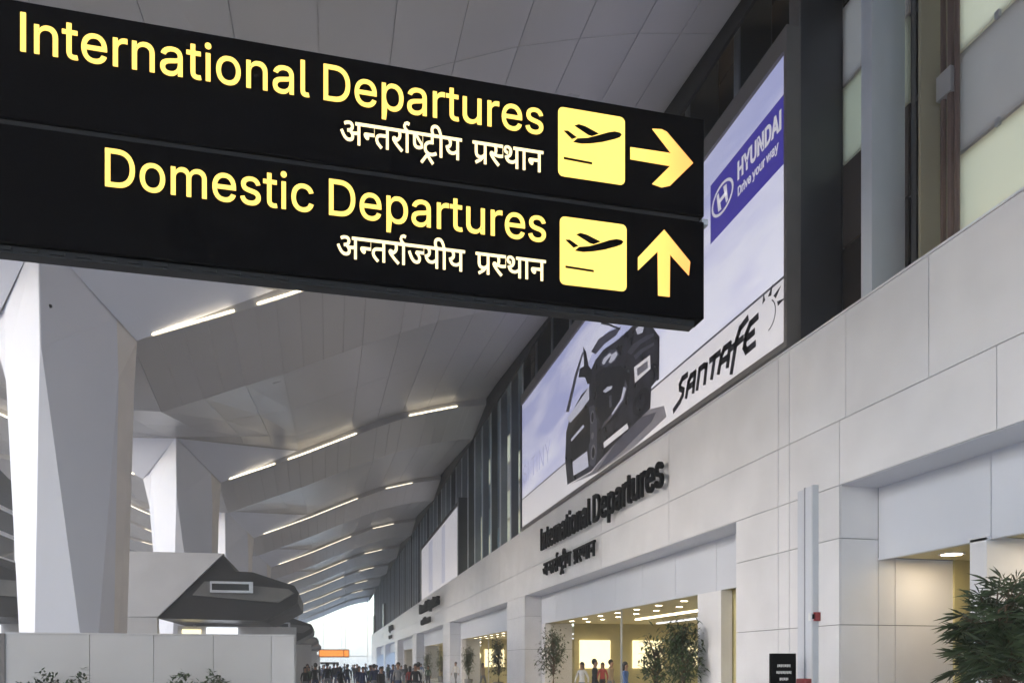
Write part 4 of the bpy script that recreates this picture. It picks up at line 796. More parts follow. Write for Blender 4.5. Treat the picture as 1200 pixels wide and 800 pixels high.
# the car of the poster, flat printed shapes
def K(pts): return [(605 + x / 3.405, 365 + y / 3.405) for x, y in pts]     # outline measured on an enlargement
def EL(cx, cy, rx, ry, sk=-.6, n=16): return [(cx + rx * math.cos(2 * math.pi * k / n), cy + ry * math.sin(2 * math.pi * k / n) + sk * rx * math.cos(2 * math.pi * k / n)) for k in range(n)]
SHP = [
 (0, M_pshadow, K([(210, 690), (330, 640), (470, 540), (600, 420), (590, 375), (530, 390), (430, 480), (300, 640)])),
 (1, M_pmid, K([(320, 640), (420, 560), (540, 440), (560, 400), (500, 420), (400, 520)])),
 (2, M_pdark, K([(196, 590), (200, 480), (215, 420), (240, 370), (262, 330), (292, 300), (300, 230), (318, 190), (350, 150), (400, 115), (440, 80), (478, 45), (510, 40), (545, 62), (568, 95), (572, 180), (568, 265), (540, 300), (536, 385), (480, 440), (400, 520), (330, 600), (300, 636), (205, 690)])),
 (2, M_poster2, K([(262, 330), (285, 210), (318, 140), (352, 90), (400, 55), (452, 38), (478, 45), (440, 84), (400, 118), (350, 152), (318, 192), (300, 232), (292, 300)])),
 (3, M_pmid, K([(300, 160), (330, 110), (372, 80), (420, 60), (400, 95), (352, 130), (318, 170)])),
 (4, M_pblack, K([(340, 42), (372, 48), (415, 66), (418, 74), (370, 56), (340, 50)])),
 (4, M_pblack, K([(268, 140), (280, 160), (290, 215), (304, 235), (300, 285), (286, 290), (276, 262), (250, 262), (254, 228), (272, 218)])),
 (5, M_pmid, K([(200, 400), (236, 250), (266, 160), (270, 166), (244, 260), (212, 400)])),
 (3, M_plight, K([(205, 425), (240, 375), (280, 318), (292, 296), (292, 350), (262, 392), (216, 444)])),
 (4, M_pblack, K([(214, 505), (232, 452), (262, 400), (288, 375), (296, 420), (296, 520), (280, 560), (226, 592)])),
 (5, M_plight, K([(220, 508), (268, 452), (274, 458), (222, 518)])),
 (4, M_plight, K([(226, 600), (284, 556), (290, 618), (230, 654)])),
 (3, M_pmid, K([(292, 380), (312, 372), (322, 430), (324, 560), (314, 622), (296, 610), (290, 500)])),
 (4, M_pshadow, K(EL(305, 420, 8, 26))), (5, M_pblack, K(EL(306, 422, 5, 20))),
 (4, M_pshadow, K(EL(306, 495, 5, 14))), (4, M_pshadow, K(EL(308, 560, 9, 30))), (5, M_pblack, K(EL(309, 562, 6, 22))),
 (3, M_pblack, K([(318, 250), (350, 225), (420, 215), (455, 250), (446, 330), (400, 420), (345, 470), (322, 400)])),
 (4, M_pmid, K([(436, 270), (446, 300), (430, 360), (380, 424), (340, 470), (352, 440), (408, 380), (430, 320)])),
 (5, M_plight, K([(430, 300), (440, 306), (428, 350), (386, 412), (382, 408), (420, 348)])),
 (4, M_pmid, K([(336, 215), (344, 185), (376, 152), (404, 150), (412, 172), (396, 200), (358, 222)])),
 (5, M_plight, K([(344, 206), (350, 188), (376, 164), (382, 172), (362, 196), (352, 212)])),
 (5, M_plight, K([(372, 200), (382, 172), (402, 158), (406, 172), (392, 194), (378, 206)])),
 (4, M_pmid, K([(444, 162), (470, 128), (520, 96), (552, 86), (550, 98), (500, 128), (460, 172)])),
 (4, M_pmid, K([(470, 176), (500, 150), (552, 122), (552, 134), (510, 160), (478, 192)])),
 (5, M_plight, K([(478, 70), (500, 52), (512, 58), (506, 84), (486, 92)])),
 (5, M_pwhite, K([(472, 222), (536, 174), (538, 228), (476, 284)])),
 (6, M_pshadow, K([(484, 228), (526, 196), (528, 224), (487, 258)])),
 (5, M_plight, K([(348, 318), (366, 300), (386, 296), (382, 308), (358, 324)])),
 (5, M_pmid, K([(372, 336), (382, 332), (384, 378), (374, 384)])),
 (5, M_pwhite, K([(350, 522), (444, 446), (450, 466), (352, 544)])),
 (4, M_pblack, K(EL(500, 360, 34, 50, -.8))),
 (5, M_pdark, K(EL(498, 362, 18, 30, -.8))),
 (5, M_pblack, K([(566, 90), (574, 100), (572, 270), (564, 276)])),
]
for l, mt, pts in SHP:
    m = onwall(pts, l, mt); m.build('car_print_shape', mt, bb)

# second billboard, seen end-on with a dark end box
def small_board(y0, y1, z1, lab):
    t = thing('billboard', (XP, y0, 8.8), lab, 'billboard')
    m = MB(); m.box(9.98, 11.25, y0 - .5, y0, 8.65, z1 + .6); m.build('end_box', M_findark, t)
    m = MB(); m.box(9.94, 10.3, y0, y1, z1, z1 + .3); m.build('top_rail', M_rail, t)
    m = MB(); m.box(9.94, 10.3, y1, y1 + .5, 8.65, z1 + .3); m.build('side_rail', M_rail, t)
    m = MB(); m.box(10.0, 10.1, y0, y1, 8.66, z1); m.build('poster', M_pwhite, t)
    for q, (a, b) in enumerate(((.28, .36), (.62, .74))):
        m = MB(); m.box(9.99, 10.0, y0 + (y1 - y0) * a, y0 + (y1 - y0) * b, 8.9, z1 - .2); m.build('printed_bar', M_plight, t)
    return t
small_board(61.6, 86.5, 14.2, 'second billboard along the wall, pale poster with a dark end box')
for (a, b, z1, lab) in ((146, 149.5, 12.9, 'dark upright panel on the parapet, nearer of the two far ones'), (178, 182, 12.6, 'dark upright panel on the parapet, farthest along the wall')):
    m = MB(); m.box(9.9, 11.3, a, b, 8.65, z1); put(m.build('wall_panel', M_findark, org=(10, a, 8.65), bevel=.03), lab, 'panel')

# ------------------------------------------------------------ raised wall lettering
wl = thing('wall_lettering', (XW - .02, 36.2, 6.95), 'black raised English lettering on the white band under the car billboard', 'lettering')
walltext(latin('International Departures'), onX(637, 600, 9.9)[0], onX(781, 600, 9.9)[0], 6.98, 1.0, M_letter, 'letter', wl, depth=.10, offset=.014, xpos=XW - .17, perletter=True)
wl2 = thing('wall_lettering', (XW - .02, 36.2, 5.65), 'black raised Hindi lettering below the English line under the billboard', 'lettering')
walltext(hindi(W_INT + [' '] + W_DEP), onX(638, 600, 9.9)[0], onX(699, 600, 9.9)[0], 5.74, 0.58, M_letter, 'letter', wl2, depth=.08, offset=.010, capu=357, xpos=XW - .12, perletter=True)
wl3 = thing('wall_lettering', (XW - .02, 84, 6.95), 'far black lettering in two lines under the second billboard', 'lettering')
walltext(latin('Domestic Departures'), 84, 69.5, 7.0, .98, M_letter, 'text_line', wl3, depth=.28, offset=.02, xpos=XW - .30)
walltext(hindi(W_DOM), 84, 79.6, 5.78, .52, M_letter, 'hindi_word', wl3, depth=.2, offset=.012, capu=357, xpos=XW - .22)
walltext(hindi(W_DEP), 79.1, 76.5, 5.78, .52, M_letter, 'hindi_word', wl3, depth=.2, offset=.012, capu=357, xpos=XW - .22)
wl4 = thing('wall_lettering', (XW - .02, 130, 6.95), 'tiny black lettering farthest along the white band', 'lettering')
walltext(latin('Departures'), 130, 122, 7.0, .98, M_letter, 'text_line', wl4, depth=.2, offset=.02, xpos=XW - .22)
walltext(hindi(W_DEP), 130, 124.5, 5.78, .52, M_letter, 'text_line', wl4, depth=.2, offset=.012, capu=357, xpos=XW - .22)

# ============================================================ HANGING SIGN
YS = 5.05
sg = thing('directional_sign', (.0, YS, 3.9), 'long black overhead departures sign with glowing yellow English and Hindi text', 'sign')
XL, XR = -2.62, 2.575
def Sx(px, py): X, Z = onY(px, py, YS); return X, Z
zt = Sx(826, 140)[1]; zmid = Sx(826, 257)[1]; zb = Sx(826, 374)[1]
lip = .035
m = MB(); m.box(XL, XR, YS + .0, YS + .15, zmid + lip / 2, zt); up = m.build('upper_panel', M_black, sg, bevel=.006)
m = MB(); m.box(XL, XR, YS + .0, YS + .15, zb, zmid - lip / 2); lo = m.build('lower_panel', M_black, sg, bevel=.006)
m = MB(); m.box(XL, XR - .03, YS + .02, YS + .13, zmid - lip / 2 - .002, zmid + lip / 2 + .002); m.build('joint_rail', M_rail, sg)
m = MB(); m.box(XL, XR - .06, YS + .03, YS + .12, zb - .045, zb - .001)
q = XL + .05
while q < XR - .2:
    m.box(q, q + .08, YS + .022, YS + .03, zb - .03, zb - .014); q += .14
m.build('bottom_rail', M_rail, sg)
m = MB(); m.box(XR - .002, XR + .045, YS + .03, YS + .08, zmid - .02, zmid + .02); m.build('end_lug', M_silver, sg)
for x in (-2.45, -2.0 - .5):
    pass
# the sign hangs on two drop rods outside the left edge of the picture and on a floor post
m = MB(); m.box(XL - .14, XL, YS - .02, YS + .17, 0, zt + .1); m.build('support_post', M_rail, sg)
M_yel = mat('glowing_yellow_letter', (.3, .26, .04), .5, var=0, emit=(1.0, .62, .13), es=.235)
M_yelpale = mat('glowing_cream_letter', (.3, .26, .15), .5, var=0, emit=(1.0, .80, .42), es=.235)
def arrow_mat():
    m = bpy.data.materials.new('glowing_arrow'); m.use_nodes = True
    n = m.node_tree; p = n.nodes['Principled BSDF']
    g = n.nodes.new('ShaderNodeTexCoord'); sp = n.nodes.new('ShaderNodeSeparateXYZ'); n.links.new(g.outputs['Object'], sp.inputs[0])
    mr = n.nodes.new('ShaderNodeMapRange'); mr.inputs['From Min'].default_value = 2.12; mr.inputs['From Max'].default_value = 2.42
    n.links.new(sp.outputs[0], mr.inputs[0])
    cr = n.nodes.new('ShaderNodeValToRGB'); cr.color_ramp.elements[0].color = (1, .62, .12, 1); cr.color_ramp.elements[1].color = (1, .34, .08, 1)
    n.links.new(mr.outputs[0], cr.inputs[0]); n.links.new(cr.outputs[0], p.inputs['Emission Color']); p.inputs['Emission Strength'].default_value = .235
    p.inputs['Base Color'].default_value = (.3, .2, .05, 1)
    return m
M_arrow = arrow_mat()
def signtext(gl, pxl, pyl, pxr, pyr, hpx_py, mt, name, offset=0, capu=509):
    x0, z0 = Sx(pxl, pyl); x1, z1 = Sx(pxr, pyr)
    z = (z0 + z1) / 2
    h = Sx(hpx_py[0], hpx_py[1])[1] - Sx(hpx_py[0], hpx_py[2])[1]
    ms = glyph_mesh(gl, (x0, YS - .008, z), (1, 0, 0), (0, 0, 1), x1 - x0, h, capu, .006, offset)
    if name == 'hindi_line':
        join(ms[:-6]).build('hindi_word', mt, sg); join(ms[-6:]).build('hindi_word', mt, sg); return
    return join(ms).build(name, mt, sg)
signtext(latin('International Departures'), 25, 63, 636, 158, (384, 82, 123.5), M_yel, 'english_line', .0012)
signtext(latin('Domestic Departures'), 124, 220, 639, 284, (387, 217, 258.5), M_yel, 'english_line', .0012)
signtext(hindi(W_INT + [' '] + W_DEP), 399, 171, 636, 201, (636, 178, 202.5), M_yelpale, 'hindi_line', .001, capu=357)
signtext(hindi(W_DOM + [' '] + W_DEP), 395, 303, 639, 329.5, (639, 306, 330), M_yelpale, 'hindi_line', .001, capu=357)
def sp_slab(pts, y0, mt, name, parent=sg, th=.004):
    m = MB(); m.slab([(x, y0, z) for x, z in pts], (0, -th, 0)); return m.build(name, mt, parent)
def pictogram(c00, c11):
    (x0, z1), (x1, z0) = c00, c11
    r = .035; pts = []
    for cx, cz, a in ((x1 - r, z1 - r, 0), (x0 + r, z1 - r, 90), (x0 + r, z0 + r, 180), (x1 - r, z0 + r, 270)):
        for k in range(6): q = R(a + 18 * k); pts.append((cx + r * math.cos(q), cz + r * math.sin(q)))
    pg = sp_slab(pts, YS - .001, M_yel, 'pictogram_plate')
    W_, H_ = x1 - x0, z1 - z0
    def T(u, v): return (x0 + u * W_, z0 + v * H_)
    yy = YS - .0055
    fus = [(.22, .515), (.28, .575), (.43, .605), (.58, .665), (.74, .735), (.84, .765), (.92, .76), (.95, .735), (.92, .695), (.84, .655), (.66, .585), (.48, .535), (.34, .51)]
    sp_slab([T(*p) for p in fus], yy, M_black, 'plane_silhouette')
    sp_slab([T(*p) for p in [(.24, .755), (.30, .785), (.40, .77), (.60, .695), (.50, .645), (.44, .655)]], yy, M_black, 'plane_wing')
    sp_slab([T(*p) for p in [(.08, .655), (.14, .665), (.27, .59), (.20, .555)]], yy, M_black, 'plane_tail')
    sp_slab([T(*p) for p in [(.08, .275), (.50, .26), (.50, .23), (.08, .245)]], yy, M_black, 'runway_line')
x0, z1 = Sx(654, 125); x1, z0 = Sx(732, 218)
pictogram((x0, z1 - .002), (x1, z0 + .002))
x0, z1 = Sx(656, 253.5); x1, z0 = Sx(734, 342)
pictogram((x0, z1), (x1, z0))
def spx(pts): return [Sx(a, b) for a, b in pts]
sp_slab(spx([(738.5, 173), (786, 180), (764, 151.5), (775, 152), (781, 155), (812, 191.5), (785, 218), (775, 220), (764, 216), (785, 195), (738.5, 187)]), YS - .001, M_arrow, 'right_arrow')
sp_slab(spx([(778, 269.5), (808.5, 307), (807, 323), (785, 298.5), (784.5, 348), (771, 346.5), (770.5, 295), (747.5, 317), (747.5, 302)]), YS - .001, M_arrow, 'up_arrow')

# ============================================================ PALE PARTITION, CHECK-IN ISLANDS
pt = thing('partition_wall', (-4, 20, 0), 'low pale laminate partition across the lower left, in front of the columns', 'partition')
PX = [onY(p, 752, 20)[0] for p in (6, 105, 180, 250, 318, 345)]
for i in range(5):
    m = MB(); m.box(PX[i] + .006, PX[i + 1] - .006, 20, 20.06, 0, 2.30 - .0); m.build('partition_panel', M_part if i < 4 else M_gable, pt)
m = MB(); m.box(PX[0] - .12, PX[0], 19.98, 20.1, 0, 3.9 if False else 2.31); m.build('end_post', M_brown, pt)
m = MB(); m.box(PX[0], PX[-1], 20.061, 20.14, 0, 2.28); m.build('rear_frame', M_silver, pt)
m = MB(); m.box(PX[0], PX[-1], 19.985, 20.145, 2.302, 2.335); m.build('top_cap', M_gable, pt)

def island(lab):
    Yk = 35.0
    t = thing('check_in_island', (-4.5, Yk, 0), lab, 'check-in island', 'check-in islands with dark canopies')
    P = lambda px, py, Y=Yk: (onY(px, py, Y)[0], Y, onY(px, py, Y)[1])
    m = MB(); m.slab([P(130, 645), P(262, 648), P(185, 722), P(130, 722)], (0, .5, 0)); m.build('gable_panel', M_gable, t)
    m = MB(); m.slab([P(130, 723), P(184, 723), P(184, 800), P(130, 800)], (0, .4, 0)); m.build('end_wall', M_part, t)
    # canopy: body with chamfered front
    Yf = Yk + .1
    front = [P(184, 724, Yf), P(262, 650, Yf), P(276, 669, Yf), P(296, 670, Yf), P(345, 686, Yf), P(350, 694, Yf), P(349, 706, Yf), P(310, 727, Yf)]
    m = MB(); m.slab(front, (0, 7.0, 0)); m.build('canopy_body', M_canopy, t)
    m = MB(); m.slab([P(240, 681, Yf), P(338, 690, Yf), P(345, 695, Yf), P(326, 706, Yf), P(226, 697, Yf)], (0, -.12, 0)); m.build('canopy_band', M_canopy2, t)
    m = MB(); m.slab([P(343, 688, Yf), P(350, 694, Yf), P(349, 706, Yf), P(340, 712, Yf)], (0, -.06, 0)); m.build('canopy_tip', M_canopy, t)
    a = P(247, 681, Yf); b = P(297, 695, Yf)
    m = MB(); m.box(a[0], b[0], Yf - .24, Yf - .12, b[2], a[2]); fr = m.build('display_frame', M_silver, t)
    m = MB(); m.box(a[0] + .08, b[0] - .16, Yf - .25, Yf - .235, b[2] + .1, a[2] - .1); m.build('display_screen', M_screen, fr)
    # warm lit counter wall under the canopy
    a = P(198, 728, Yk + 1.2)[0]; b = P(345, 728, Yk + 1.2)[0]
    m = MB(); m.box(a, b, Yk + 3.2, Yk + 3.4, 0, 3.35); m.build('counter_wall', M_part, t)
    m = MB(); m.box(a + 1.25, a + 2.6, Yk + 3.05, Yk + 3.19, 1.2, 3.3); m.build('lit_board', M_glow, t)
    m = MB(); m.box(a + .2, a + 1.0, Yk + 3.1, Yk + 3.19, 1.2, 3.2); m.build('glowing_wall_panel', M_shop, t)  # yellowish wall in the warm light, its glow put into the material
    m = MB(); m.box(a + .2, b - .3, Yk + .6, Yk + 1.3, 0, 1.1); m.build('counter', M_part, t)
    for q in (1.9, 2.5, 3.4, .7):
        m = MB(); m.disc((a + q, Yk + 1.6, P(200, 722)[2] + .02), .12, 12, .05); m.build('canopy_light', M_down, t)
    # slender legs carrying the canopy
    for q in (.3, 3.9):
        m = MB(); m.box(a + q, a + q + .12, Yk + 5.5, Yk + 5.62, 0, 3.8); m.build('canopy_post', M_silver, t)
    return t
isl = island('nearest check-in island with pale gable and dark faceted canopy holding a screen')
for dx, dy, lab in ((0, 33, 'second check-in island behind the first, its dark canopy lower in the picture'), (0, 68, 'third check-in island, a small dark canopy in the distance'), (0, 104, 'fourth check-in island, tiny dark canopy near the end of the hall'),
                    (-9.6, -.5, 'check-in island at the left edge, mostly hidden by the big column'), (-9.6, 33, 'far left check-in island behind the big column')):
    c = copy_tree(isl); c.location = (isl.location.x + dx, isl.location.y + dy, 0); relabel(c, lab)

# orange flight board hanging far away
X, Z = onY(392, 765, 110)
fb = thing('flight_board', (X, 110, Z), 'small orange lit information board hanging far down the hall', 'display board')
m = MB(); m.box(X - 2.1, X + 2.0, 110, 110.3, Z - .55, Z + .55); m.build('casing', M_black, fb)
m = MB(); m.box(X - 2.0, X + 1.2, 109.95, 109.99, Z - .42, Z + .42); m.build('lit_face', M_orange, fb)
m = MB(); m.box(X + 1.3, X + 1.9, 109.95, 109.99, Z - .42, Z + .42); m.build('lit_symbol', M_orange, fb)
for q in (-1.5, 1.5):
    m = MB(); m.tube([(X + q, 110.15, Z + .55), (X + q, 110.15, 14.5)], .03, 6); m.build('hanger', M_rod, fb)
m = MB(); m.box(X - 1.9, X + .6, 112, 112.2, Z - 1.5, Z - 1.2); put(m.build('header_panel', M_rail, org=(X, 112, 0)), 'thin dark header just below the orange board', 'panel')

# ============================================================ SMALL WALL ITEMS
ty, tz = onX(943, 573, 9.9)
tk = thing('cable_trunking', (9.9, ty, 0), 'pale vertical cable trunking on the white pier left of the nearest portal', 'trunking')
m = MB(); m.box(9.9, 9.999, ty + .02, ty + .26, .0, tz); m.build('left_duct', M_fascia, tk)
m = MB(); m.box(9.9, 9.999, ty - .30, ty - .02, .0, tz + .02); m.build('right_duct', M_fascia, tk)
m = MB(); m.box(9.895, 9.999, ty - .02, ty + .02, 0, tz + .03); m.build('joint_strip', M_fin, tk)
m = MB(); m.box(9.86, 9.999, ty - .34, ty - .30, 0, tz + .02); m.build('edge_strip', M_finlight, tk)
y_, z_ = onX(954, 722, 9.9)
al = thing('fire_call_point', (9.9, y_, z_), 'small red and white fire call point beside the vertical trunking', 'fire alarm')
m = MB(); m.box(9.88, 9.999, y_ - .08, y_ + .03, z_ - .09, z_ + .09); m.build('housing', M_red, al)
m = MB(); m.box(9.84, 9.87, y_ + .03, y_ + .11, z_ - .08, z_ + .08); m.build('face_plate', M_white, al)
m = MB(); m.box(9.855, 9.86, y_ - .07, y_ + .0, z_ - .05, z_ + .05); m.build('button', M_black, al)
y_, z_ = onX(944, 800, 9.85)
m = MB(); m.box(9.72, 9.995, y_ - .16, y_ + .16, z_ - .55, z_ + .10); put(m.build('hose_box', M_red, org=(9.9, y_, z_), bevel=.02), 'red fire box low on the white pier beside the black notice stand', 'fire box')
# black notice stand
ya = 14.7
x0, zt_ = onY(904, 765, ya); x1, _ = onY(933, 765, ya)
ns = thing('notice_stand', ((x0 + x1) / 2, ya, 0), 'black upright notice stand with three white lines in front of the white pier', 'notice stand')
m = MB(); m.box(x0, x1, ya, ya + .09, .06, zt_); m.build('board', M_black, ns, bevel=.006)
m = MB(); m.box(x0 - .06, x1 + .06, ya - .15, ya + .25, 0, .06); m.build('base', M_rail, ns)
M_txt = mat('printed_notice_white', (.7, .7, .7), .5, var=0)
for r_, (zz, ln) in enumerate(((zt_ - .26, .52), (zt_ - .40, .60), (zt_ - .54, .34))):
    m = MB(); wd = x1 - x0; q = x0 + wd * (1 - ln) / 2; e = x0 + wd * (1 + ln) / 2; k = r_
    while q < e:
        wq = (.022, .034, .028, .018)[k % 4]; m.box(q, min(q + wq, e), ya - .004, ya, zz - .03 + .008 * (k % 2), zz + .03); q += wq + .010; k += 1
    m.build('text_line', M_txt, ns)

# ============================================================ PLANTS
def leaf(mb, p, d, L, W, droop=.0, nrm=None):
    d = Vector(d).normalized(); s = d.cross(Vector((0, 0, 1)))
    if s.length < .05: s = Vector((1, 0, 0))
    s.normalize(); s = (s + Vector((0, 0, random.uniform(-.5, .5)))).normalized()
    mid = Vector(p) + d * L * .5 + Vector((0, 0, -droop * L * .15)); tip = Vector(p) + d * L + Vector((0, 0, -droop * L * .6))
    b = len(mb.v); mb.v += [tuple(p), tuple(mid + s * W / 2), tuple(tip), tuple(mid - s * W / 2)]
    mb.f += [(b, b + 1, b + 2), (b, b + 2, b + 3)]; mb.m += [mb.mi] * 2
def pot(x, y, parent, r=.32, h=.55):
    m = MB(); m.tube([(x, y, 0), (x, y, h * .1), (x, y, h)], [r * .78, r * .8, r], 16); m.build('pot', M_pot, parent)
    m = MB(); m.disc((x, y, h + .01), r * .93, 16, .03); m.build('soil', M_soil, parent)
def ficus(x, y, H, spread, lab, grp, n=1500, mt=None, seed=0, low=.35):
    random.seed(seed)
    t = thing('ficus_tree', (x, y, 0), lab, 'potted tree', grp)
    pot(x, y, t)
    st = MB(); lf = MB()
    st.tube([(x, y, .5), (x + .05, y - .03, H * .4), (x - .03, y + .04, H * .8)], [.06, .045, .02], 6)
    tips = []
    for k in range(34):
        a = random.uniform(0, 6.28); z0 = random.uniform(.3, .75) * H; r = spread * random.uniform(.5, 1)
        z1 = min(H * .98, z0 + random.uniform(.1, .35) * H)
        e = (x + r * math.cos(a) * (1.15 - z1 / H * .6), y + r * math.sin(a) * (1.15 - z1 / H * .6), z1)
        st.tube([(x, y, z0), ((x + e[0]) / 2, (y + e[1]) / 2, (z0 + e[2]) / 2 + .08), e], [.02, .014, .006], 4); tips.append(((x, y, z0), e))
    for k in range(n):
        b0, e = random.choice(tips); q = random.uniform(.45, 1.08)
        p = Vector(b0).lerp(Vector(e), q) + Vector((random.gauss(0, .11), random.gauss(0, .11), random.gauss(-.05, .2)))
        a = random.uniform(0, 6.28)
        leaf(lf, p, (math.cos(a), math.sin(a), random.uniform(-.9, .2)), random.uniform(.14, .25), random.uniform(.05, .09), .4)
    st.build('trunk', M_stem, t); lf.build('foliage', mt or M_leaf, t)
    return t
def fan_palm(x, y, H, lab, seed=1, stems=7, leaves=46):
    random.seed(seed)
    t = thing('fan_palm', (x, y, 0), lab, 'potted palm'); pot(x, y, t, .38, .6)
    st = MB(); lf = MB()
    for k in range(stems):
        a = random.uniform(0, 6.28); h = H * random.uniform(.55, .86); r = random.uniform(.05, .3)
        top = (x + (r + .18) * math.cos(a), y + (r + .18) * math.sin(a), h)
        st.tube([(x + r * .5 * math.cos(a), y + r * .5 * math.sin(a), .5), (x + r * math.cos(a), y + r * math.sin(a), h * .6), top], [.03, .026, .018], 6)
        for j in range(leaves // stems + 2):
            b = random.uniform(0, 6.28); el = random.uniform(-.35, 1.2); L = random.uniform(.25, .5)
            p0 = Vector(top) - Vector((0, 0, random.uniform(0, h * .38)))
            dr = Vector((math.cos(b) * math.cos(el), math.sin(b) * math.cos(el), math.sin(el)))
            p1 = p0 + dr * L
            st.tube([tuple(p0), tuple(p1)], .007, 4)
            side = dr.cross(Vector((0, 0, 1))).normalized(); upv = side.cross(dr)
            for q in range(9):
                w_ = (q - 4) / 4 * 1.55
                dd_ = dr * math.cos(w_) + side * math.sin(w_) + upv * random.uniform(-.12, .12)
                leaf(lf, p1, dd_, random.uniform(.26, .42), .021, .55)
    st.build('stems', M_stem, t); lf.build('fronds', M_leaf, t)
    return t
X, _ = onY(1172, 700, 9.3)
fan_palm(X + .1, 9.3, 3.1, 'dark fan palm at the lower right in front of the nearest portal', 5, stems=15, leaves=270)
fic = [(onY(648, 760, 36)[0], 36.0, 3.3, .95, 'wispy potted ficus at the far side of the portal under the lettering', 21, 900, M_leaf2),
       (onY(800, 760, 21.4)[0], 21.4, 2.95, .7, 'dense dark potted ficus tight against the right pier of the big portal', 22, 1250, M_leaf),
       (onY(768, 770, 22.8)[0], 22.8, 2.55, .8, 'shorter potted ficus left of the dense one in the big portal', 23, 620, M_leaf),
       (onY(584, 770, 45.5)[0], 45.5, 3.0, .55, 'potted ficus at the near side of the second portal', 24, 900, M_leaf),
       (onY(549, 770, 55)[0], 55, 2.9, .55, 'potted ficus in the middle of the second portal', 25, 800, M_leaf),
       (onY(517, 775, 70)[0], 70, 2.9, .5, 'small far potted ficus at the near side of the third portal', 26, 700, M_leaf),
       (onY(501, 775, 80)[0], 80, 2.8, .5, 'small far potted ficus inside the third portal', 27, 600, M_leaf)]
for x, y, H, sp_, lab, sd, n, mt in fic: ficus(x, y, H, sp_, lab, 'potted ficus trees along the wall', n, mt, sd)
# leafy tops in front of the pale partition
for i, (pa, lab) in enumerate((((24, 100), 'low leafy planter in front of the left half of the pale partition'), ((190, 266), 'low leafy planter in front of the right half of the pale partition'))):
    random.seed(50 + i)
    x0 = onY(pa[0], 795, 19.3)[0]; x1 = onY(pa[1], 795, 19.3)[0]
    t = thing('leafy_planter', ((x0 + x1) / 2, 19.3, 0), lab, 'planter', 'low leafy planters by the partition')
    m = MB(); m.box(x0, x1, 19.1, 19.5, 0, .5); m.build('trough', M_pot, t, bevel=.02)
    m = MB(); m.box(x0 + .03, x1 - .03, 19.13, 19.47, .5, .515); m.build('soil', M_soil, t)
    lf = MB()
    for k in range(520):
        x = random.uniform(x0, x1); hh = (1.20 + .16 * math.sin(x * 9) + .08 * math.sin(x * 23)) * random.uniform(.6, 1.06)
        a = random.uniform(0, 6.28)
        leaf(lf, (x, 19.3 + random.uniform(-.15, .15), hh), (math.cos(a) * .6, math.sin(a) * .6, random.uniform(-.1, 1)), random.uniform(.1, .2), .06, .3)
    for k in range(14):
        x = random.uniform(x0 + .05, x1 - .05); lf.tube([(x, 19.3, .5), (x + random.uniform(-.05, .05), 19.3, 1.2)], .008, 4)
    lf.build('leaves', M_leaf, t)

# ============================================================ PEOPLE
def skin_figure(pose, female, mts):
    """one continuous skinned body; returns (body mesh, hair mesh) with the feet at the origin, facing -Y"""
    s = 1.0 if not female else .94
    V = []; E = []; Rd = []
    def v(x, y, z, r, p=None):
        V.append((x * s, y * s, z * s)); Rd.append(r * s)
        if p is not None: E.append((p, len(V) - 1))
        return len(V) - 1
    pel = v(0, 0, .95, .135); wst = v(0, 0, 1.08, .125, pel); ch = v(0, .0, 1.28, .15, wst); shd = v(0, 0, 1.42, .11, ch)
    nk = v(0, -.01, 1.52, .055, shd); hb = v(0, -.02, 1.60, .078, nk); hd = v(0, -.02, 1.68, .092, hb); ht = v(0, -.01, 1.745, .065, hd)
    nose = v(0, -.105, 1.635, .018, hb)
    for sd in (-1, 1):
        st = pose * sd * .18
        hip = v(sd * .10, 0, .90, .10, pel); kn = v(sd * .11, -st * .8 - .02, .50, .065, hip); an = v(sd * .11, -st * 1.3 + .04, .09, .042, kn); to = v(sd * .125, -st * 1.3 - .13, .04, .035, an)
        sh = v(sd * .17, 0, 1.40, .065, shd); el = v(sd * .24, st * .6 + .03, 1.12, .045, sh); wr = v(sd * .24, st * .9 - .06, .88, .03, el)
        pm = v(sd * .24, st * .9 - .09, .81, .034, wr)
        for k in range(4): v(sd * (.225 + .012 * k), st * .9 - .125 + .012 * k, .735 - .008 * (1 if k in (1, 2) else 0), .009, pm)
        v(sd * .205, st * .9 - .12, .79, .010, pm)
    me = bpy.data.meshes.new('body'); me.from_pydata(V, E, [])
    o = bpy.data.objects.new('body', me); C.objects.link(o)
    md = o.modifiers.new('s', 'SKIN'); md.use_smooth_shade = True
    for i, r in enumerate(Rd): me.skin_vertices[0].data[i].radius = (r, r * (.72 if 1 <= i <= 3 else 1))
    me.skin_vertices[0].data[0].use_root = True
    sb = o.modifiers.new('u', 'SUBSURF'); sb.levels = 1
    bm = bmesh.new(); dg = bpy.context.evaluated_depsgraph_get(); ev = o.evaluated_get(dg)
    out = bpy.data.meshes.new_from_object(ev)
    bpy.data.objects.remove(o)
    for q in mts[:3]: out.materials.append(q)
    for p in out.polygons:
        c = p.center / s
        if c.z > 1.47 or (abs(c.x) > .19 and c.z < .9): p.material_index = 0
        elif c.z > .93: p.material_index = 1
        else: p.material_index = 2
        p.use_smooth = True
    return out, s
SK = mat('brown_skin', (.28, .15, .09), .5, var=.05)
HAIR = mat('black_hair', (.012, .010, .009), .5, var=.1)
CLO = [mat('cloth_%s' % n, c, .85, var=.08) for n, c in (('black', (.015, .015, .018)), ('navy', (.02, .03, .08)), ('white', (.62, .6, .58)), ('grey', (.18, .18, .19)), ('red', (.32, .04, .04)), ('tan', (.35, .26, .17)), ('blue', (.08, .14, .3)), ('green', (.05, .09, .05)))]
CN = ['black', 'navy', 'white', 'grey', 'red', 'tan', 'blue', 'green']
BOD = {}
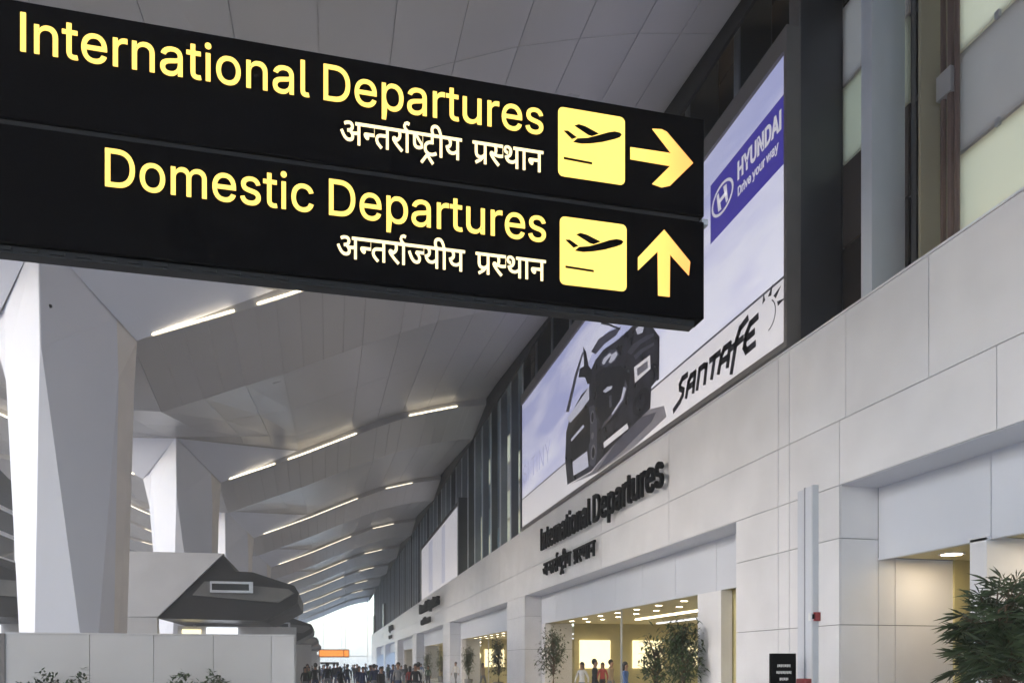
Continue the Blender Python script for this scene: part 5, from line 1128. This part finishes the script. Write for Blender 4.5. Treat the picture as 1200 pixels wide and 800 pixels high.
for pose in (0, 1):
    for fem in (0, 1): BOD[(pose, fem)] = skin_figure(pose, fem, [SK, CLO[0], CLO[3]])
def hairmesh(s, fem):
    bm = bmesh.new(); bmesh.ops.create_uvsphere(bm, u_segments=12, v_segments=8, radius=.108 * s)
    for v_ in bm.verts:
        v_.co.z = v_.co.z * 1.12
        if v_.co.z < 0 and v_.co.y < .0: v_.co.y *= .25
        if fem and v_.co.z < -.02 and v_.co.y >= 0: v_.co.z -= .16
        v_.co += Vector((0, .018 * s, 1.70 * s))
    me = bpy.data.meshes.new('hair'); bm.to_mesh(me); bm.free(); me.materials.append(HAIR)
    for p in me.polygons: p.use_smooth = True
    return me
HM = {k: hairmesh(v[1], k[1]) for k, v in BOD.items()}
random.seed(99)
PEOPLE = []
def person(x, y, rz, top, bot, fem, pose, lab, grp='travellers in the hall', sc_=1):
    t = thing('person', (x, y, 0), lab, 'person', grp)
    t.rotation_euler = (0, 0, rz); t.scale = (sc_,) * 3
    b = bpy.data.objects.new('body', BOD[(pose, fem)][0]); C.objects.link(b); b.parent = t
    for si, mt in ((1, CLO[top]), (2, CLO[bot])):
        b.material_slots[si].link = 'OBJECT'; b.material_slots[si].material = mt
    h = bpy.data.objects.new('hair', HM[(pose, fem)]); C.objects.link(h); h.parent = t
    return t
crowd = []
n = 46
pxs = [346 + i * 3.45 for i in range(n)]
for i, px in enumerate(pxs):
    Y = random.choice([34, 40, 48, 56, 66, 78, 90, 105]) + random.uniform(-2, 2)
    X = onY(px + random.uniform(-1.5, 1.5), 778, Y)[0]
    top = random.choice([0, 0, 0, 1, 1, 3, 2, 5, 6, 7, 4]) if px > 440 or random.random() < .25 else random.choice([0, 0, 1, 0, 7]); bot = random.choice([0, 1, 3, 0]); fem = random.random() < .4; pose = random.random() < .6
    dist = 'close' if Y < 48 else ('midway' if Y < 75 else 'far')
    person(X, Y, random.choice([0, math.pi]) + random.uniform(-.6, .6), top, bot, int(fem), int(pose),
           '%s standing in %s top and %s trousers, %s in the crowd, number-less traveller %s' % ('woman' if fem else 'man', CN[top], CN[bot], dist, 'left of the wall') , sc_=random.uniform(.82, .95))
    crowd.append((px, Y, top, bot, fem))
# people inside the big portal and by the wall
for px, Y, top, bot, fem, lab in ((682, 30, 2, 3, 1, 'woman in a white top standing in the big portal, leftmost of the group'), (697, 27, 0, 1, 0, 'man in a black top standing in the big portal behind the white top'),
                                  (716, 31, 5, 3, 0, 'man in a tan top near the middle of the big portal'), (733, 26, 6, 1, 1, 'woman in a blue top in the big portal, beside the short ficus'),
                                  (706, 36, 4, 0, 1, 'woman in a red top deeper inside the big portal'), (534, 62, 2, 3, 0, 'man in a white top by the second portal'), (566, 50, 5, 3, 1, 'woman in a tan top by the second portal')):
    X = onY(px, 778, Y)[0]
    person(X, Y, random.uniform(-1, 1), top, bot, fem, 1, lab, 'travellers by the portals')
ppl = [o for o in C.objects if o.get('category') == 'person' and o.get('group') == 'travellers in the hall']
ppl.sort(key=lambda o: (o.location.x * cs - o.location.y * sn) / (o.location.x * sn + o.location.y * cs))
for i, o in enumerate(ppl):
    px, Y, top, bot, fem = 0, o.location.y, 0, 0, 0
    b = [c for c in o.children if c.name.startswith('body')][0]
    tn = b.material_slots[1].material.name.replace('cloth_', ''); bn = b.material_slots[2].material.name.replace('cloth_', '')
    u = (o.location.x * cs - o.location.y * sn) / (o.location.x * sn + o.location.y * cs); px = 600 + 916 * u
    where = 'below the second dark canopy' if px < 372 else 'under the orange board' if px < 412 else 'below the bright end wall' if px < 435 else 'by the far end of the white wall' if px < 470 else 'beside the third portal'
    dist = 'near' if Y < 42 else 'midway' if Y < 66 else 'far'
    o['label'] = '%s top, %s trousers, %s %s' % (tn, bn, dist, where)
from collections import Counter
cnt = Counter(o['label'] for o in ppl); seen = Counter()
ordw = ['leftmost', 'second from left', 'third from left', 'fourth from left', 'fifth from left']
for o in ppl:
    l = o['label']
    if cnt[l] > 1: seen[l] += 1; o['label'] = l + ', ' + ordw[seen[l] - 1]

# ============================================================ AIR: pale haze filling the hall and the open ground round it
hz = bpy.data.materials.new('thin_pale_air'); hz.use_nodes = True
n = hz.node_tree; n.nodes.clear()
o_ = n.nodes.new('ShaderNodeOutputMaterial'); pv = n.nodes.new('ShaderNodeVolumePrincipled')
pv.inputs['Color'].default_value = (.93, .95, 1, 1); pv.inputs['Density'].default_value = .0030; pv.inputs['Anisotropy'].default_value = .1
n.links.new(pv.outputs[0], o_.inputs['Volume'])
m = MB(); m.box(-720, 720, -720, 720, -1.3, 24)
put(m.build('haze', hz), kind='stuff')
